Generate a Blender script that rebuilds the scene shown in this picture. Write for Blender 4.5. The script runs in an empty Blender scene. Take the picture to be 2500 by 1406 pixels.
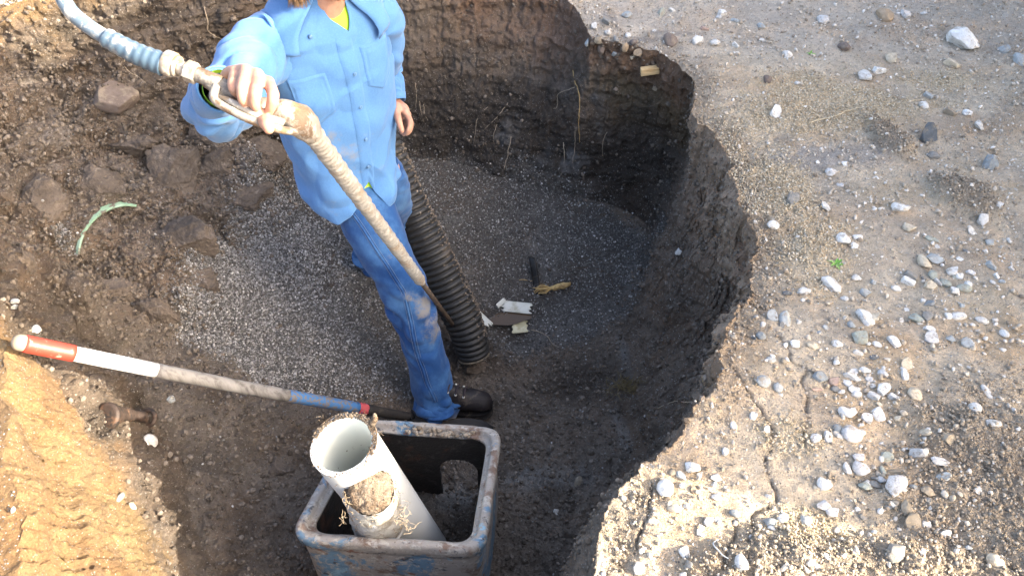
import bpy, bmesh, math, random
import numpy as np
from mathutils import Vector, Matrix
random.seed(7); rng = np.random.default_rng(11)
scn = bpy.context.scene
COL = scn.collection

# ------------------------------------------------------------------ camera, sky, sun, exposure
FPX, CX, CY, CAMH = 1962.0, 1250.0, 703.0, 1.6
cam = bpy.data.cameras.new('camera'); camo = bpy.data.objects.new('camera', cam); COL.objects.link(camo)
camo.location = (0, 0, CAMH); camo.rotation_euler = (math.radians(45), 0, 0)
cam.sensor_width = 36; cam.lens = 36 * FPX / 2500; cam.clip_start = .02; cam.clip_end = 500
scn.camera = camo
SUN_EL, SUN_AZ = math.radians(24.3), math.atan2(.95, -.31)       # azimuth clockwise from +Y
w = bpy.data.worlds.new("World"); scn.world = w; w.use_nodes = True
nt = w.node_tree; bg = nt.nodes['Background']
sky = nt.nodes.new('ShaderNodeTexSky'); sky.sky_type = 'NISHITA'; sky.sun_disc = False
sky.sun_elevation = SUN_EL; sky.sun_rotation = SUN_AZ; sky.air_density = .8; sky.dust_density = 6.0; sky.ozone_density = 0.0
nt.links.new(sky.outputs[0], bg.inputs[0]); bg.inputs[1].default_value = .15
sd = Vector((math.sin(SUN_AZ) * math.cos(SUN_EL), math.cos(SUN_AZ) * math.cos(SUN_EL), math.sin(SUN_EL)))
sun = bpy.data.lights.new('sun', 'SUN'); sun.energy = 3.2; sun.angle = math.radians(.5); sun.color = (1, .89, .72)
suno = bpy.data.objects.new('sun', sun); COL.objects.link(suno); suno.rotation_euler = sd.to_track_quat('Z', 'Y').to_euler()
suno.location = (8, -3, 6)
vs = scn.view_settings; vs.view_transform = 'Standard'; vs.look = 'None'; vs.gamma = 1; vs.exposure = 2.5; vs.use_curve_mapping = False

# ------------------------------------------------------------------ geometry helpers
R2 = math.sqrt(.5)
def U(px, py, d):                      # point seen at a pixel of the photograph, at optical depth d
    a = (px - CX) / FPX * d; b = (CY - py) / FPX * d
    return np.array([a, R2 * (d + b), CAMH - R2 * (d - b)])
def Uz(px, py, z):
    a = (px - CX) / FPX; b = (CY - py) / FPX
    d = (CAMH - z) / (R2 * (1 - b))
    return U(px, py, d)
def depth(p): return R2 * (p[1] + CAMH - p[2])

def tag(o, label=None, cat=None, group=None, kind=None):
    if label: o['label'] = label
    if cat: o['category'] = cat
    if group: o['group'] = group
    if kind: o['kind'] = kind
    return o
def empty(name, loc, label, cat, group=None):
    o = bpy.data.objects.new(name, None); COL.objects.link(o); o.location = loc; o.empty_display_size = .1
    return tag(o, label, cat, group)
def raw_mesh(name, V, F, smooth=True):
    me = bpy.data.meshes.new(name)
    V = np.asarray(V, dtype=np.float32).reshape(-1, 3)
    if isinstance(F, np.ndarray) and F.ndim == 2:
        n, k = F.shape
        me.vertices.add(len(V)); me.vertices.foreach_set('co', V.ravel())
        me.loops.add(n * k); me.loops.foreach_set('vertex_index', F.astype(np.int32).ravel())
        me.polygons.add(n); me.polygons.foreach_set('loop_start', np.arange(0, n * k, k, dtype=np.int32))
        me.polygons.foreach_set('loop_total', np.full(n, k, dtype=np.int32))
        me.update(calc_edges=True)
    else:
        me.from_pydata([tuple(map(float, v)) for v in V], [], [list(map(int, f)) for f in F])
        me.update()
    me.polygons.foreach_set('use_smooth', np.full(len(me.polygons), smooth))
    return me
def obj(name, V, F, mat, parent=None, smooth=True, label=None):
    me = raw_mesh(name, V, F, smooth); me.materials.append(mat)
    o = bpy.data.objects.new(name, me); COL.objects.link(o)
    if parent is not None:
        o.parent = parent
        loc = Vector((0, 0, 0)); q = parent
        while q is not None: loc += q.location; q = q.parent
        me.transform(Matrix.Translation(-loc))
    if label: o['label'] = label
    return o
def modify(o, *mods):
    """apply modifiers to the object's mesh for good"""
    for t, kw in mods:
        m = o.modifiers.new(t, t)
        for k, v in kw.items(): setattr(m, k, v)
    dg = bpy.context.evaluated_depsgraph_get(); ev = o.evaluated_get(dg)
    me = bpy.data.meshes.new_from_object(ev); old = o.data
    o.modifiers.clear(); me.name = old.name; o.data = me
    me.polygons.foreach_set('use_smooth', np.full(len(me.polygons), True)); me.update()
    return o
class MB:
    def __init__(s): s.v = []; s.f = []
    def add(s, V, F):
        o = len(s.v); s.v.extend([tuple(map(float, p)) for p in V]); s.f.extend([[int(i) + o for i in f] for f in F]); return s
    def obj(s, name, mat, parent=None, smooth=True, label=None): return obj(name, s.v, s.f, mat, parent, smooth, label)
def crs(P, n):                          # Catmull-Rom resample, n points
    P = np.asarray(P, float)
    Q = np.vstack([2 * P[0] - P[1], P, 2 * P[-1] - P[-2]]); m = len(P) - 1
    t = np.linspace(0, m, n); i = np.minimum(t.astype(int), m - 1); u = (t - i)[:, None]
    p0, p1, p2, p3 = Q[i], Q[i + 1], Q[i + 2], Q[i + 3]
    return .5 * (2 * p1 + (p2 - p0) * u + (2 * p0 - 5 * p1 + 4 * p2 - p3) * u**2 + (3 * p1 - p0 - 3 * p2 + p3) * u**3)
def frames(P):
    P = np.asarray(P, float); T = np.gradient(P, axis=0); T /= np.linalg.norm(T, axis=1)[:, None] + 1e-12
    a = np.array([0, 0, 1.]) if abs(T[0][2]) < .9 else np.array([1., 0, 0])
    n = np.cross(T[0], a); n /= np.linalg.norm(n); Ns = []
    for t in T:
        n = n - t * n.dot(t); n /= np.linalg.norm(n); Ns.append(n)
    Ns = np.array(Ns); return T, Ns, np.cross(T, Ns)
def tube(P, r, k=12, cap=True, fn=None, flat=1.0):
    P = np.asarray(P, float); n = len(P); r = np.broadcast_to(np.asarray(r, float), (n,))
    T, N, B = frames(P); a = np.linspace(0, 2 * np.pi, k, endpoint=False)
    rr = r[:, None] * np.ones(k)
    if fn is not None: rr = fn(rr, np.arange(n)[:, None] / (n - 1), a[None, :])
    V = P[:, None, :] + rr[:, :, None] * (np.cos(a)[None, :, None] * N[:, None, :] + flat * np.sin(a)[None, :, None] * B[:, None, :])
    V = V.reshape(-1, 3)
    F = [[i * k + j, i * k + (j + 1) % k, (i + 1) * k + (j + 1) % k, (i + 1) * k + j] for i in range(n - 1) for j in range(k)]
    if cap:
        V = np.vstack([V, P[0], P[-1]]); c0 = n * k; c1 = c0 + 1
        F += [[c0, (j + 1) % k, j] for j in range(k)] + [[c1, (n - 1) * k + j, (n - 1) * k + (j + 1) % k] for j in range(k)]
    return V, F
def grid_faces(n, m, closed=False, off=0):
    i, j = np.meshgrid(np.arange(n - 1), np.arange(m if closed else m - 1), indexing='ij')
    j2 = (j + 1) % m
    return np.stack([i * m + j, i * m + j2, (i + 1) * m + j2, (i + 1) * m + j], -1).reshape(-1, 4) + off
def boxm(c, s, rot=None):
    V = np.array([[x, y, z] for x in (-.5, .5) for y in (-.5, .5) for z in (-.5, .5)]) * np.asarray(s)
    if rot is not None: V = V @ np.asarray(rot).T
    return V + np.asarray(c), [[0, 1, 3, 2], [4, 6, 7, 5], [0, 4, 5, 1], [2, 3, 7, 6], [0, 2, 6, 4], [1, 5, 7, 3]]

# ---- numpy noise
def _h(x, y, z, s):
    h = x.astype(np.uint32) * np.uint32(374761393) + y.astype(np.uint32) * np.uint32(668265263) + z.astype(np.uint32) * np.uint32(2246822519) + np.uint32((s * 3266489917) & 0xffffffff)
    h = (h ^ (h >> np.uint32(13))) * np.uint32(1274126177); h = (h ^ (h >> np.uint32(16))) * np.uint32(2654435761)
    return ((h ^ (h >> np.uint32(15))) & np.uint32(0xffffff)).astype(np.float32) / np.float32(0x7fffff) - 1
def vn(P, s=0):
    P = np.asarray(P, dtype=np.float64); I = np.floor(P).astype(np.int64); f = (P - I).astype(np.float32); I = I.astype(np.int64)
    u = f * f * f * (f * (f * 6 - 15) + 10); x, y, z = I[..., 0], I[..., 1], I[..., 2]; a, b, c = u[..., 0], u[..., 1], u[..., 2]
    g = lambda i, j, k: _h(x + i, y + j, z + k, s)
    l = lambda p, q, t: p + (q - p) * t
    return l(l(l(g(0, 0, 0), g(1, 0, 0), a), l(g(0, 1, 0), g(1, 1, 0), a), b), l(l(g(0, 0, 1), g(1, 0, 1), a), l(g(0, 1, 1), g(1, 1, 1), a), b), c)
def fbm(P, sc, oc=3, s=0, gain=.5):
    P = np.asarray(P) * sc; r = 0; a = 1; t = 0
    for o in range(oc):
        r = r + a * vn(P, s + o * 17); t += a; a *= gain; P = P * 2.03 + 11.7
    return r / t
def worley(P, sc, s=0):
    P = np.asarray(P) * sc; I = np.floor(P).astype(np.int64); d1 = np.full(P.shape[:-1], 9., np.float32); d2 = d1.copy(); cid = np.zeros(P.shape[:-1], np.float32)
    for i in (-1, 0, 1):
        for j in (-1, 0, 1):
            for k in (-1, 0, 1):
                x, y, z = I[..., 0] + i, I[..., 1] + j, I[..., 2] + k
                q = [(_h(x, y, z, s + m) * .45 + .5) + c for m, c in enumerate((x, y, z))]
                d = np.sqrt((q[0] - P[..., 0])**2 + (q[1] - P[..., 1])**2 + (q[2] - P[..., 2])**2).astype(np.float32)
                n = d < d1; d2 = np.where(n, d1, np.minimum(d2, d)); cid = np.where(n, _h(x, y, z, s + 5), cid); d1 = np.where(n, d, d1)
    return d1, d2, cid
sstep = lambda a, b, x: (lambda t: t * t * (3 - 2 * t))(np.clip((x - a) / (b - a), 0, 1))

# ------------------------------------------------------------------ materials
class NT:
    def __init__(s, name):
        s.m = bpy.data.materials.new(name); s.m.use_nodes = True; s.t = s.m.node_tree; s.b = s.t.nodes['Principled BSDF']
    def n(s, typ, **kw):
        x = s.t.nodes.new(typ)
        for k, v in kw.items(): setattr(x, k, v)
        return x
    def l(s, a, b): s.t.links.new(a, b)
    def noise(s, co, scale, detail=4, rough=.6, stretch=None, dist=0):
        if stretch:
            mp = s.n('ShaderNodeMapping'); mp.inputs['Scale'].default_value = stretch; s.l(co, mp.inputs[0]); co = mp.outputs[0]
        x = s.n('ShaderNodeTexNoise'); x.inputs['Scale'].default_value = scale; x.inputs['Detail'].default_value = detail
        x.inputs['Roughness'].default_value = rough; x.inputs['Distortion'].default_value = dist; s.l(co, x.inputs['Vector']); return x.outputs[0]
    def ramp(s, fac, lo, hi):
        x = s.n('ShaderNodeMapRange'); x.interpolation_type = 'SMOOTHSTEP'; x.inputs[1].default_value = lo; x.inputs[2].default_value = hi; s.l(fac, x.inputs[0]); return x.outputs[0]
    def mix(s, fac, a, b, typ='MIX'):
        x = s.n('ShaderNodeMix', data_type='RGBA', blend_type=typ)
        for i, v in ((0, fac), (6, a), (7, b)):
            if hasattr(v, 'is_linked') or hasattr(v, 'links'): s.l(v, x.inputs[i])
            else: x.inputs[i].default_value = v if i == 0 else (*v, 1) if len(v) == 3 else v
        return x.outputs[2]
    def math(s, op, a, b=0):
        x = s.n('ShaderNodeMath', operation=op)
        for i, v in enumerate((a, b)):
            if hasattr(v, 'links'): s.l(v, x.inputs[i])
            else: x.inputs[i].default_value = v
        return x.outputs[0]
    def bump(s, hts, prev=None):
        for h, st, d in hts:
            x = s.n('ShaderNodeBump'); x.inputs['Strength'].default_value = st; x.inputs['Distance'].default_value = d; s.l(h, x.inputs['Height'])
            if prev is not None: s.l(prev, x.inputs['Normal'])
            prev = x.outputs[0]
        s.l(prev, s.b.inputs['Normal']); return prev
def M(name, base, rough=.75, layers=(), bumps=(), spec=.35, metal=0., coord='Object', sheen=0):
    """base colour overlaid with noise layers (scale, colour, lo, hi[, stretch]); bumps (scale, strength, distance[, stretch])"""
    t = NT(name); co = t.n('ShaderNodeTexCoord').outputs[coord]; c = None
    for L in layers:
        f = t.ramp(t.noise(co, L[0], 6, .65, L[4] if len(L) > 4 else None, .3), L[2], L[3]); c = t.mix(f, c if c is not None else base, L[1])
    if c is not None: t.l(c, t.b.inputs['Base Color'])
    else: t.b.inputs['Base Color'].default_value = (*base, 1)
    t.b.inputs['Roughness'].default_value = rough; t.b.inputs['Specular IOR Level'].default_value = spec; t.b.inputs['Metallic'].default_value = metal
    if bumps: t.bump([(t.noise(co, b[0], 5, .65, b[3] if len(b) > 3 else None), b[1], b[2]) for b in bumps])
    return t.m

def terrain_material():
    t = NT('soil'); co = t.n('ShaderNodeTexCoord').outputs['Object']
    at = t.n('ShaderNodeAttribute', attribute_name='col'); am = t.n('ShaderNodeAttribute', attribute_name='msk')
    sp = t.n('ShaderNodeSeparateColor'); t.l(am.outputs['Color'], sp.inputs[0])
    wet, spk, lam = sp.outputs[0], sp.outputs[1], sp.outputs[2]
    n1 = t.noise(co, 9, 7, .7); n2 = t.noise(co, 55, 6, .75); n3 = t.noise(co, 240, 3, .7)
    v = t.math('ADD', t.math('MULTIPLY', n1, 1.1), t.math('ADD', t.math('MULTIPLY', n2, .9), t.math('MULTIPLY', n3, 1.0)))
    g = t.n('ShaderNodeMapRange'); t.l(v, g.inputs[0]); g.inputs[1].default_value = .95; g.inputs[2].default_value = 2.05; g.inputs[3].default_value = .45; g.inputs[4].default_value = 1.6
    gc = t.n('ShaderNodeCombineColor'); [t.l(g.outputs[0], gc.inputs[i]) for i in range(3)]
    c = t.mix(1.0, at.outputs['Color'], gc.outputs[0], 'MULTIPLY')
    # tint drift: warm / cool
    c = t.mix(t.math('MULTIPLY', t.ramp(t.noise(co, 4, 5, .6), .45, .68), .35), c, t.mix(1.0, c, (1.25, .98, .72), 'MULTIPLY'))
    # small embedded grains
    vo = t.n('ShaderNodeTexVoronoi'); vo.inputs['Scale'].default_value = 210; t.l(co, vo.inputs['Vector'])
    vs_ = t.n('ShaderNodeSeparateColor'); t.l(vo.outputs['Color'], vs_.inputs[0])
    sel = t.math('MULTIPLY', t.ramp(vs_.outputs[0], .84, .9), t.ramp(vo.outputs['Distance'], .5, .32))
    gr = t.mix(vs_.outputs[1], (.16, .155, .15), (.6, .57, .52))
    c = t.mix(t.math('MULTIPLY', sel, spk), c, gr)
    t.l(c, t.b.inputs['Base Color'])
    r = t.n('ShaderNodeMapRange'); t.l(wet, r.inputs[0]); r.inputs[3].default_value = .92; r.inputs[4].default_value = .38
    t.l(t.math('ADD', r.outputs[0], t.math('MULTIPLY', n2, .12)), t.b.inputs['Roughness']); t.b.inputs['Specular IOR Level'].default_value = .3
    t.bump([(n1, .6, .03), (n2, 1., .016), (n3, 1., .006), (sel, .5, .004)])
    return t.m
def grain_material(name, stops, rough=.75):
    t = NT(name); g = t.n('ShaderNodeNewGeometry'); r = t.n('ShaderNodeValToRGB'); t.l(g.outputs['Random Per Island'], r.inputs[0])
    e = r.color_ramp.elements
    while len(e) < len(stops): e.new(.5)
    for i, (p, c) in enumerate(stops): e[i].position = p; e[i].color = (*c, 1)
    co = t.n('ShaderNodeTexCoord').outputs['Object']; n = t.noise(co, 190, 3, .7)
    m = t.mix(t.ramp(n, .35, .7), t.mix(1.0, r.outputs[0], (.7, .69, .67), 'MULTIPLY'), r.outputs[0]); t.l(m, t.b.inputs['Base Color'])
    t.b.inputs['Roughness'].default_value = rough; t.b.inputs['Specular IOR Level'].default_value = .3
    return t.m
def stone_material():
    t = NT('stone'); oi = t.n('ShaderNodeObjectInfo'); co = t.n('ShaderNodeTexCoord').outputs['Object']
    of = t.n('ShaderNodeVectorMath', operation='ADD'); t.l(co, of.inputs[0])
    cm = t.n('ShaderNodeCombineXYZ'); [t.l(t.math('MULTIPLY', oi.outputs['Random'], 31.), cm.inputs[i]) for i in range(3)]; t.l(cm.outputs[0], of.inputs[1]); co = of.outputs[0]
    base = oi.outputs['Color']
    c = t.mix(t.ramp(t.noise(co, 2.2, 6, .7), .35, .7), t.mix(1., base, (.72, .7, .66), 'MULTIPLY'), base)
    sp = t.ramp(t.noise(co, 9, 4, .75), .56, .66)
    c = t.mix(t.math('MULTIPLY', sp, oi.outputs['Alpha']), c, (.07, .075, .085))
    c = t.mix(t.math('MULTIPLY', t.ramp(t.noise(co, 1.3, 6, .75), .52, .62), .7), c, (.27, .22, .16))      # dried mud patches
    t.l(c, t.b.inputs['Base Color']); t.b.inputs['Roughness'].default_value = .7; t.b.inputs['Specular IOR Level'].default_value = .3
    t.bump([(t.noise(co, 6, 6, .75), .35, .15)])
    return t.m
SOIL = terrain_material(); STONE = stone_material()
CLOD = M('clod_soil', (.14, .111, .087), .85, [(6, (.085, .068, .054), .42, .62), (40, (.24, .205, .17), .55, .75)], [(9, .7, .03), (60, .8, .01), (220, .6, .003)])

# ------------------------------------------------------------------ the pit and the ground round it (one polar grid)
PC = np.array([-.35, 1.85])
RIM = np.array([(.174, .756, 0), (.184, .825, 0), (.209, .922, 0), (.29, .995, .04), (.433, 1.131, .06), (.507, 1.268, .07), (.555, 1.36, .06), (.596, 1.464, .04), (.665, 1.6, 0), (.71, 1.741, 0),
    (.715, 2.0, 0), (.722, 2.326, 0), (.648, 2.48, 0), (.69, 2.689, 0), (.66, 2.86, 0), (.589, 2.936, 0), (.45, 3.0, 0), (.319, 3.054, 0), (.30, 3.2, .0), (.22, 3.42, .03),
    (0, 3.48, .1), (-.4, 3.42, .15), (-.8, 3.33, .22), (-1.2, 3.15, .28), (-1.6, 3.0, .28), (-1.95, 2.85, .2), (-2.05, 2.45, .0), (-1.9, 2.1, -.02), (-1.62, 1.75, .02),
    (-1.42, 1.5, .05), (-1.32, 1.36, .04), (-1.2, 1.15, .02), (-1.08, .9, 0), (-.95, .6, 0), (-.6, .38, 0), (-.2, .32, 0), (.05, .5, 0), (.15, .66, 0)])
BASE = np.array([(.2, 1.2, -.85), (.288, 1.45, -.85), (.426, 1.62, -.86), (.40, 1.843, -.9), (.464, 2.264, -.9), (.58, 2.46, -.8), (.63, 2.62, -.78), (.60, 2.80, -.77), (.45, 2.9, -.76), (.2, 2.96, -.74), (0, 3.044, -.72), (-.485, 3.137, -.66), (-1.031, 3.004, -.55),
    (-1.4, 2.72, -.32), (-1.68, 2.5, -.22), (-1.66, 2.2, -.3), (-1.45, 1.9, -.32), (-1.22, 1.6, -.42), (-1.02, 1.36, -.58), (-.82, 1.02, -.7), (-.66, .78, -.8), (-.4, .6, -.84), (-.12, .66, -.84), (.0, .9, -.84)])
def ring(P):
    a = np.arctan2(P[:, 1] - PC[1], P[:, 0] - PC[0]); r = np.hypot(P[:, 0] - PC[0], P[:, 1] - PC[1]); o = np.argsort(a); a, r, z = a[o], r[o], P[o, 2]
    A = np.concatenate([a - 2 * np.pi, a, a + 2 * np.pi]); return lambda t: (np.interp(t, A, np.tile(r, 3)), np.interp(t, A, np.tile(z, 3)))
NTH = 2000
TH = np.linspace(-np.pi, np.pi, NTH, endpoint=False)
def smooth_p(x, n):
    k = np.hanning(n + 2)[1:-1]; k /= k.sum(); h = n // 2
    return np.convolve(np.concatenate([x[-h:], x, x[:h]]), k, 'valid')[:len(x)]
Rr, Zr = ring(RIM)(TH); Rb, Zb = ring(BASE)(TH)
Rr = smooth_p(Rr, 11); Zr = smooth_p(Zr, 41); Rb = smooth_p(Rb, 41); Zb = smooth_p(Zb, 41)
c1 = np.stack([np.cos(TH), np.sin(TH), 0 * TH], 1)
Rr = Rr + .03 * fbm(c1, 7, 3, 5, .7) + .018 * fbm(c1, 32, 3, 9, .7) + .007 * fbm(c1, 110, 2, 13, .7)
FP = np.array([(-.084, 2.125, -.97), (-.02, 2.25, -.96), (-.25, 1.843, -.9), (-.58, 2.36, -.68), (.2, 2.5, -.87), (-.5, 2.9, -.65), (0, 2.85, -.74), (-1.0, 2.35, -.6), (-.95, 2.05, -.66), (-.9, 1.75, -.72), (-.6, 1.5, -.82), (-.25, 1.2, -.84), (-.6, 1.0, -.8), (-.1, 1.55, -.88), (.2, 1.9, -.93), (-.55, 1.9, -.8),
    (*U(300, 500, 3.05)[:2], -.36), (*Uz(430, 400, -.33)[:2], -.33), (*Uz(620, 380, -.38)[:2], -.38), (*Uz(620, 470, -.47)[:2], -.47), (*Uz(500, 580, -.44)[:2], -.44), (*Uz(440, 720, -.5)[:2], -.5), (*Uz(260, 640, -.45)[:2], -.45), (*Uz(120, 640, -.4)[:2], -.4), (*Uz(250, 760, -.47)[:2], -.47), (*Uz(560, 620, -.62)[:2], -.62), (*Uz(690, 480, -.6)[:2], -.6), (*Uz(470, 810, -.62)[:2], -.62), (*Uz(300, 950, -.62)[:2], -.62)])
ctl = np.vstack([FP, BASE]); D = np.linalg.norm(ctl[:, None, :2] - ctl[None, :, :2], axis=2)
cw = np.linalg.solve(D - .004 * np.eye(len(ctl)), ctl[:, 2] - ctl[:, 2].mean())
def floor_z(x, y):
    z = np.full(x.shape, ctl[:, 2].mean())
    for k in range(len(ctl)): z = z + cw[k] * np.hypot(x - ctl[k, 0], y - ctl[k, 1])
    return z
Zb = floor_z(PC[0] + Rb * np.cos(TH), PC[1] + Rb * np.sin(TH))
NF, NW, NG = 230, 160, 350
sf = np.linspace(.01, 1, NF); tw = np.linspace(0, 1, NW + 1)[1:]
gnear = np.linspace(0, 1, 315)[1:] ** 1.15 * 2.6; gfar = 2.6 * (60 / 2.6) ** (np.linspace(0, 1, NG - 314)[1:])
gd = np.concatenate([gnear, gfar]); NG = len(gd)
Rf = sf[:, None] * Rb; Xf = PC[0] + Rf * np.cos(TH); Yf = PC[1] + Rf * np.sin(TH); Zf = floor_z(Xf, Yf)
rs = sstep(.15, .5, PC[0] + Rr * np.cos(TH)) * sstep(.9, 1.4, PC[1] + Rr * np.sin(TH))
leftness = sstep(-.6, -1.3, PC[0] + Rr * np.cos(TH))
hw = tw[:, None] ** (1.25 - .25 * leftness - .70 * rs)
vw = tw[:, None]
Rw = Rb + (Rr - Rb) * hw; Zw = Zb + (Zr - Zb) * vw
rs = sstep(.15, .5, PC[0] + Rr * np.cos(TH)) * sstep(.9, 1.4, PC[1] + Rr * np.sin(TH))
Rw = Rw + rs * .05 * np.sin(np.pi * np.clip(vw, 0, 1)) * (.6 + .7 * np.sin(TH * 9 + vw * 2.5))         # bulges of the undercut side
Rw[-1] = Rr
Rg = Rr + gd[:, None]; Zg = Zr * np.exp(-gd[:, None] / .5)
R_ = np.vstack([Rf, Rw, Rg]); Z_ = np.vstack([Zf, Zw, Zg]); NR = NF + NW + NG
P = np.stack([PC[0] + R_ * np.cos(TH), PC[1] + R_ * np.sin(TH), Z_], -1)
row = np.arange(NR)[:, None] + np.zeros(NTH)
isf, isw, isg = row < NF, (row >= NF) & (row < NF + NW), row >= NF + NW
def grid_normals(P):
    a = np.gradient(P, axis=0); b = np.roll(P, -1, 1) - np.roll(P, 1, 1); n = np.cross(a, b); return n / (np.linalg.norm(n, axis=2, keepdims=True) + 1e-12)
def blob(px, py, z, rx, ry, nz=.35, soft=.35, ang=0, s=0):     # soft, noise-edged patch round a spot on the ground plan (metres)
    q = Uz(px, py, z); dx, dy = P[..., 0] - q[0], P[..., 1] - q[1]; ca, sa = math.cos(ang), math.sin(ang)
    d = np.sqrt(((dx * ca + dy * sa) / rx)**2 + ((-dx * sa + dy * ca) / ry)**2)
    return sstep(1 + soft, 1 - soft, d + nz * NZ[s % 3])
NZ = [fbm(P, 7, 4, 70 + i, .6) * 1.6 for i in range(3)]
x_, y_, z_ = P[..., 0], P[..., 1], P[..., 2]
# masks
def poly_mask(pts, soft=.05, nz=.05, s=0):
    Q = np.array([Uz(*p)[:2] for p in pts]); inside = np.zeros(x_.shape, bool); dist = np.full(x_.shape, 9.)
    for i in range(len(Q)):
        a, b = Q[i], Q[(i + 1) % len(Q)]; e = b - a
        t = np.clip(((x_ - a[0]) * e[0] + (y_ - a[1]) * e[1]) / (e @ e + 1e-12), 0, 1)
        dist = np.minimum(dist, np.hypot(x_ - a[0] - t * e[0], y_ - a[1] - t * e[1]))
        c = (a[1] > y_) != (b[1] > y_); inside ^= c & (x_ < e[0] * (y_ - a[1]) / (e[1] + 1e-12) + a[0])
    sdist = np.where(inside, dist, -dist) + nz * NZ[s % 3]; return sstep(-soft, soft, sdist)
inpit = isf | (isw & (row < NF + 30))
GRAV = poly_mask([(700, 440, -.62), (800, 405, -.62), (1000, 375, -.65), (1250, 425, -.7), (1480, 500, -.75), (1610, 590, -.8), (1560, 700, -.85), (1500, 800, -.9), (1330, 850, -.92), (1200, 850, -.95), (1150, 780, -.92), (1060, 860, -.92), (990, 900, -.88), (1000, 970, -.88), (930, 990, -.86), (800, 985, -.84), (660, 970, -.8), (560, 920, -.76), (470, 860, -.7), (520, 700, -.68), (600, 600, -.66)], .045, .06) * inpit
GRAV = np.maximum(GRAV, blob(130, 630, -.42, .09, .07, .3, .4, 0, 1) * isf)
SLUMP = poly_mask([(100, 300, -.2), (700, 330, -.4), (720, 420, -.5), (680, 500, -.5), (560, 600, -.5), (470, 790, -.55), (250, 800, -.5), (0, 700, -.3), (-80, 400, -.2)], .08, .05) * (isf | isw)
BACK = sstep(2.55, 2.85, y_) * isw; RIGHT = rs * isw * sstep(2.75, 2.5, y_)
LEFT = isw * sstep(-.7, -1.1, x_)
CRACKS = [[(1893, 835), (1917, 870), (1923, 905), (1958, 925), (1950, 960), (1965, 1000), (1960, 1030)], [(1875, 1062), (1880, 1085), (1866, 1130), (1864, 1165), (1885, 1210), (1884, 1245), (1868, 1258), (1833, 1275), (1827, 1310), (1818, 1340)], [(1790, 1290), (1785, 1330), (1768, 1365), (1765, 1406)], [(1783, 930), (1800, 960), (1825, 1000), (1852, 1030), (1868, 1055)], [(1955, 1080), (1950, 1110), (1962, 1000)], [(1590, 1200), (1580, 1250), (1560, 1300), (1555, 1350)], [(1690, 285), (1720, 320), (1770, 350)]]
CRACK = np.zeros(x_.shape)
for c in CRACKS:
    Q = crs([Uz(*p, 0)[:2] for p in c], len(c) * 8); jj = np.stack([Q[:, 0], Q[:, 1], 0 * Q[:, 0]], 1); Q = Q + .006 * np.stack([fbm(jj, 25, 2, 3), fbm(jj, 25, 2, 4)], 1)
    lo, hi = Q.min(0) - .03, Q.max(0) + .03; sel = isg & (x_ > lo[0]) & (x_ < hi[0]) & (y_ > lo[1]) & (y_ < hi[1])
    d = np.min(np.hypot(x_[sel][:, None] - Q[None, :, 0], y_[sel][:, None] - Q[None, :, 1]), 1); CRACK[sel] = np.maximum(CRACK[sel], sstep(.0050, .0012, d))
# relief
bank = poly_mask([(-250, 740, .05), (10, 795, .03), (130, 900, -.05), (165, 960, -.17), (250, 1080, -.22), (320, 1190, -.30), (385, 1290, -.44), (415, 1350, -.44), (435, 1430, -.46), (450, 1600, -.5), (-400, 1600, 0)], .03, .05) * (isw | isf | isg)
NRM = grid_normals(P); near = (row < NF + NW + 320)
d = np.zeros(x_.shape)
sel = near & ~isg
Ps = P[sel]; soft = GRAV[sel]
big = fbm(Ps, 3.2, 4, 1, .55); med = fbm(Ps, 14, 4, 2, .6); fin = fbm(Ps, 60, 3, 3, .6)
w1, w2, wc = worley(Ps + .05 * np.stack([med, fin, big], 1), 6, 4); v1, v2, vc = worley(Ps + .02 * np.stack([fin, med, big], 1), 30, 8)
clod = np.minimum(w2 - w1, .35) * .35 + wc * .12; clod2 = np.minimum(v2 - v1, .4) + vc * .3
lay = np.abs(vn(Ps * np.array([3, 3, 26]) + .5 * med[:, None], 31))
bs = 1 - .75 * bank[sel]; sl, lf, bk, rt = SLUMP[sel] * bs, LEFT[sel] * bs, BACK[sel], RIGHT[sel]; fw = isw[sel]
wallfade = np.clip(np.minimum(1, (NF + NW - row[sel]) / 12), .25, 1)
dd = .03 * big * (1 + .8 * sl) * (1 - .75 * soft) + .016 * med * (1 - .7 * soft) * (1 + .5 * fw) + .007 * fin * (1 - .4 * soft)
dd = dd + (1 - soft) * ((.17 * clod) * np.clip(sl * 1.1 + .45 * lf * fw, 0, 1) + .014 * clod2 * (1 - .6 * rt)) + rt * (.03 * np.abs(vn(Ps * np.array([7, 7, 5]), 71)) + .02 * np.abs(med) + .014 * np.abs(fin) + .012 * np.clip(wc, 0, 1) * np.minimum((w2 - w1) * 3, 1) - .022) + (lf + .6 * bk) * fw * .03 * (.4 - lay) * (1 - bank[sel])
BC = crs([Uz(*p)[:2] for p in ((92, 1070, -.04), (120, 1150, -.07), (158, 1220, -.12), (165, 1300, -.12), (180, 1400, -.12), (190, 1470, -.12))], 60)
bd = np.min(np.hypot(Ps[:, None, 0] - BC[None, :, 0], Ps[:, None, 1] - BC[None, :, 1])[:], 1) if False else None
cs = np.where((Ps[:, 0] < -.6) & (Ps[:, 1] < 1.4))[0]; bd = np.full(len(Ps), 9.); Pq = Ps[cs][:, :2] + .012 * np.stack([med[cs], fin[cs]], 1); bd[cs] = np.min(np.hypot(Pq[:, None, 0] - BC[None, :, 0], Pq[:, None, 1] - BC[None, :, 1]), 1)
dd = dd * (1 - .88 * bank[sel]) + bank[sel] * .010 * fin; d[sel] = dd * wallfade - .016 * sstep(.030, .008, bd)
sel = near & isg
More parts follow.
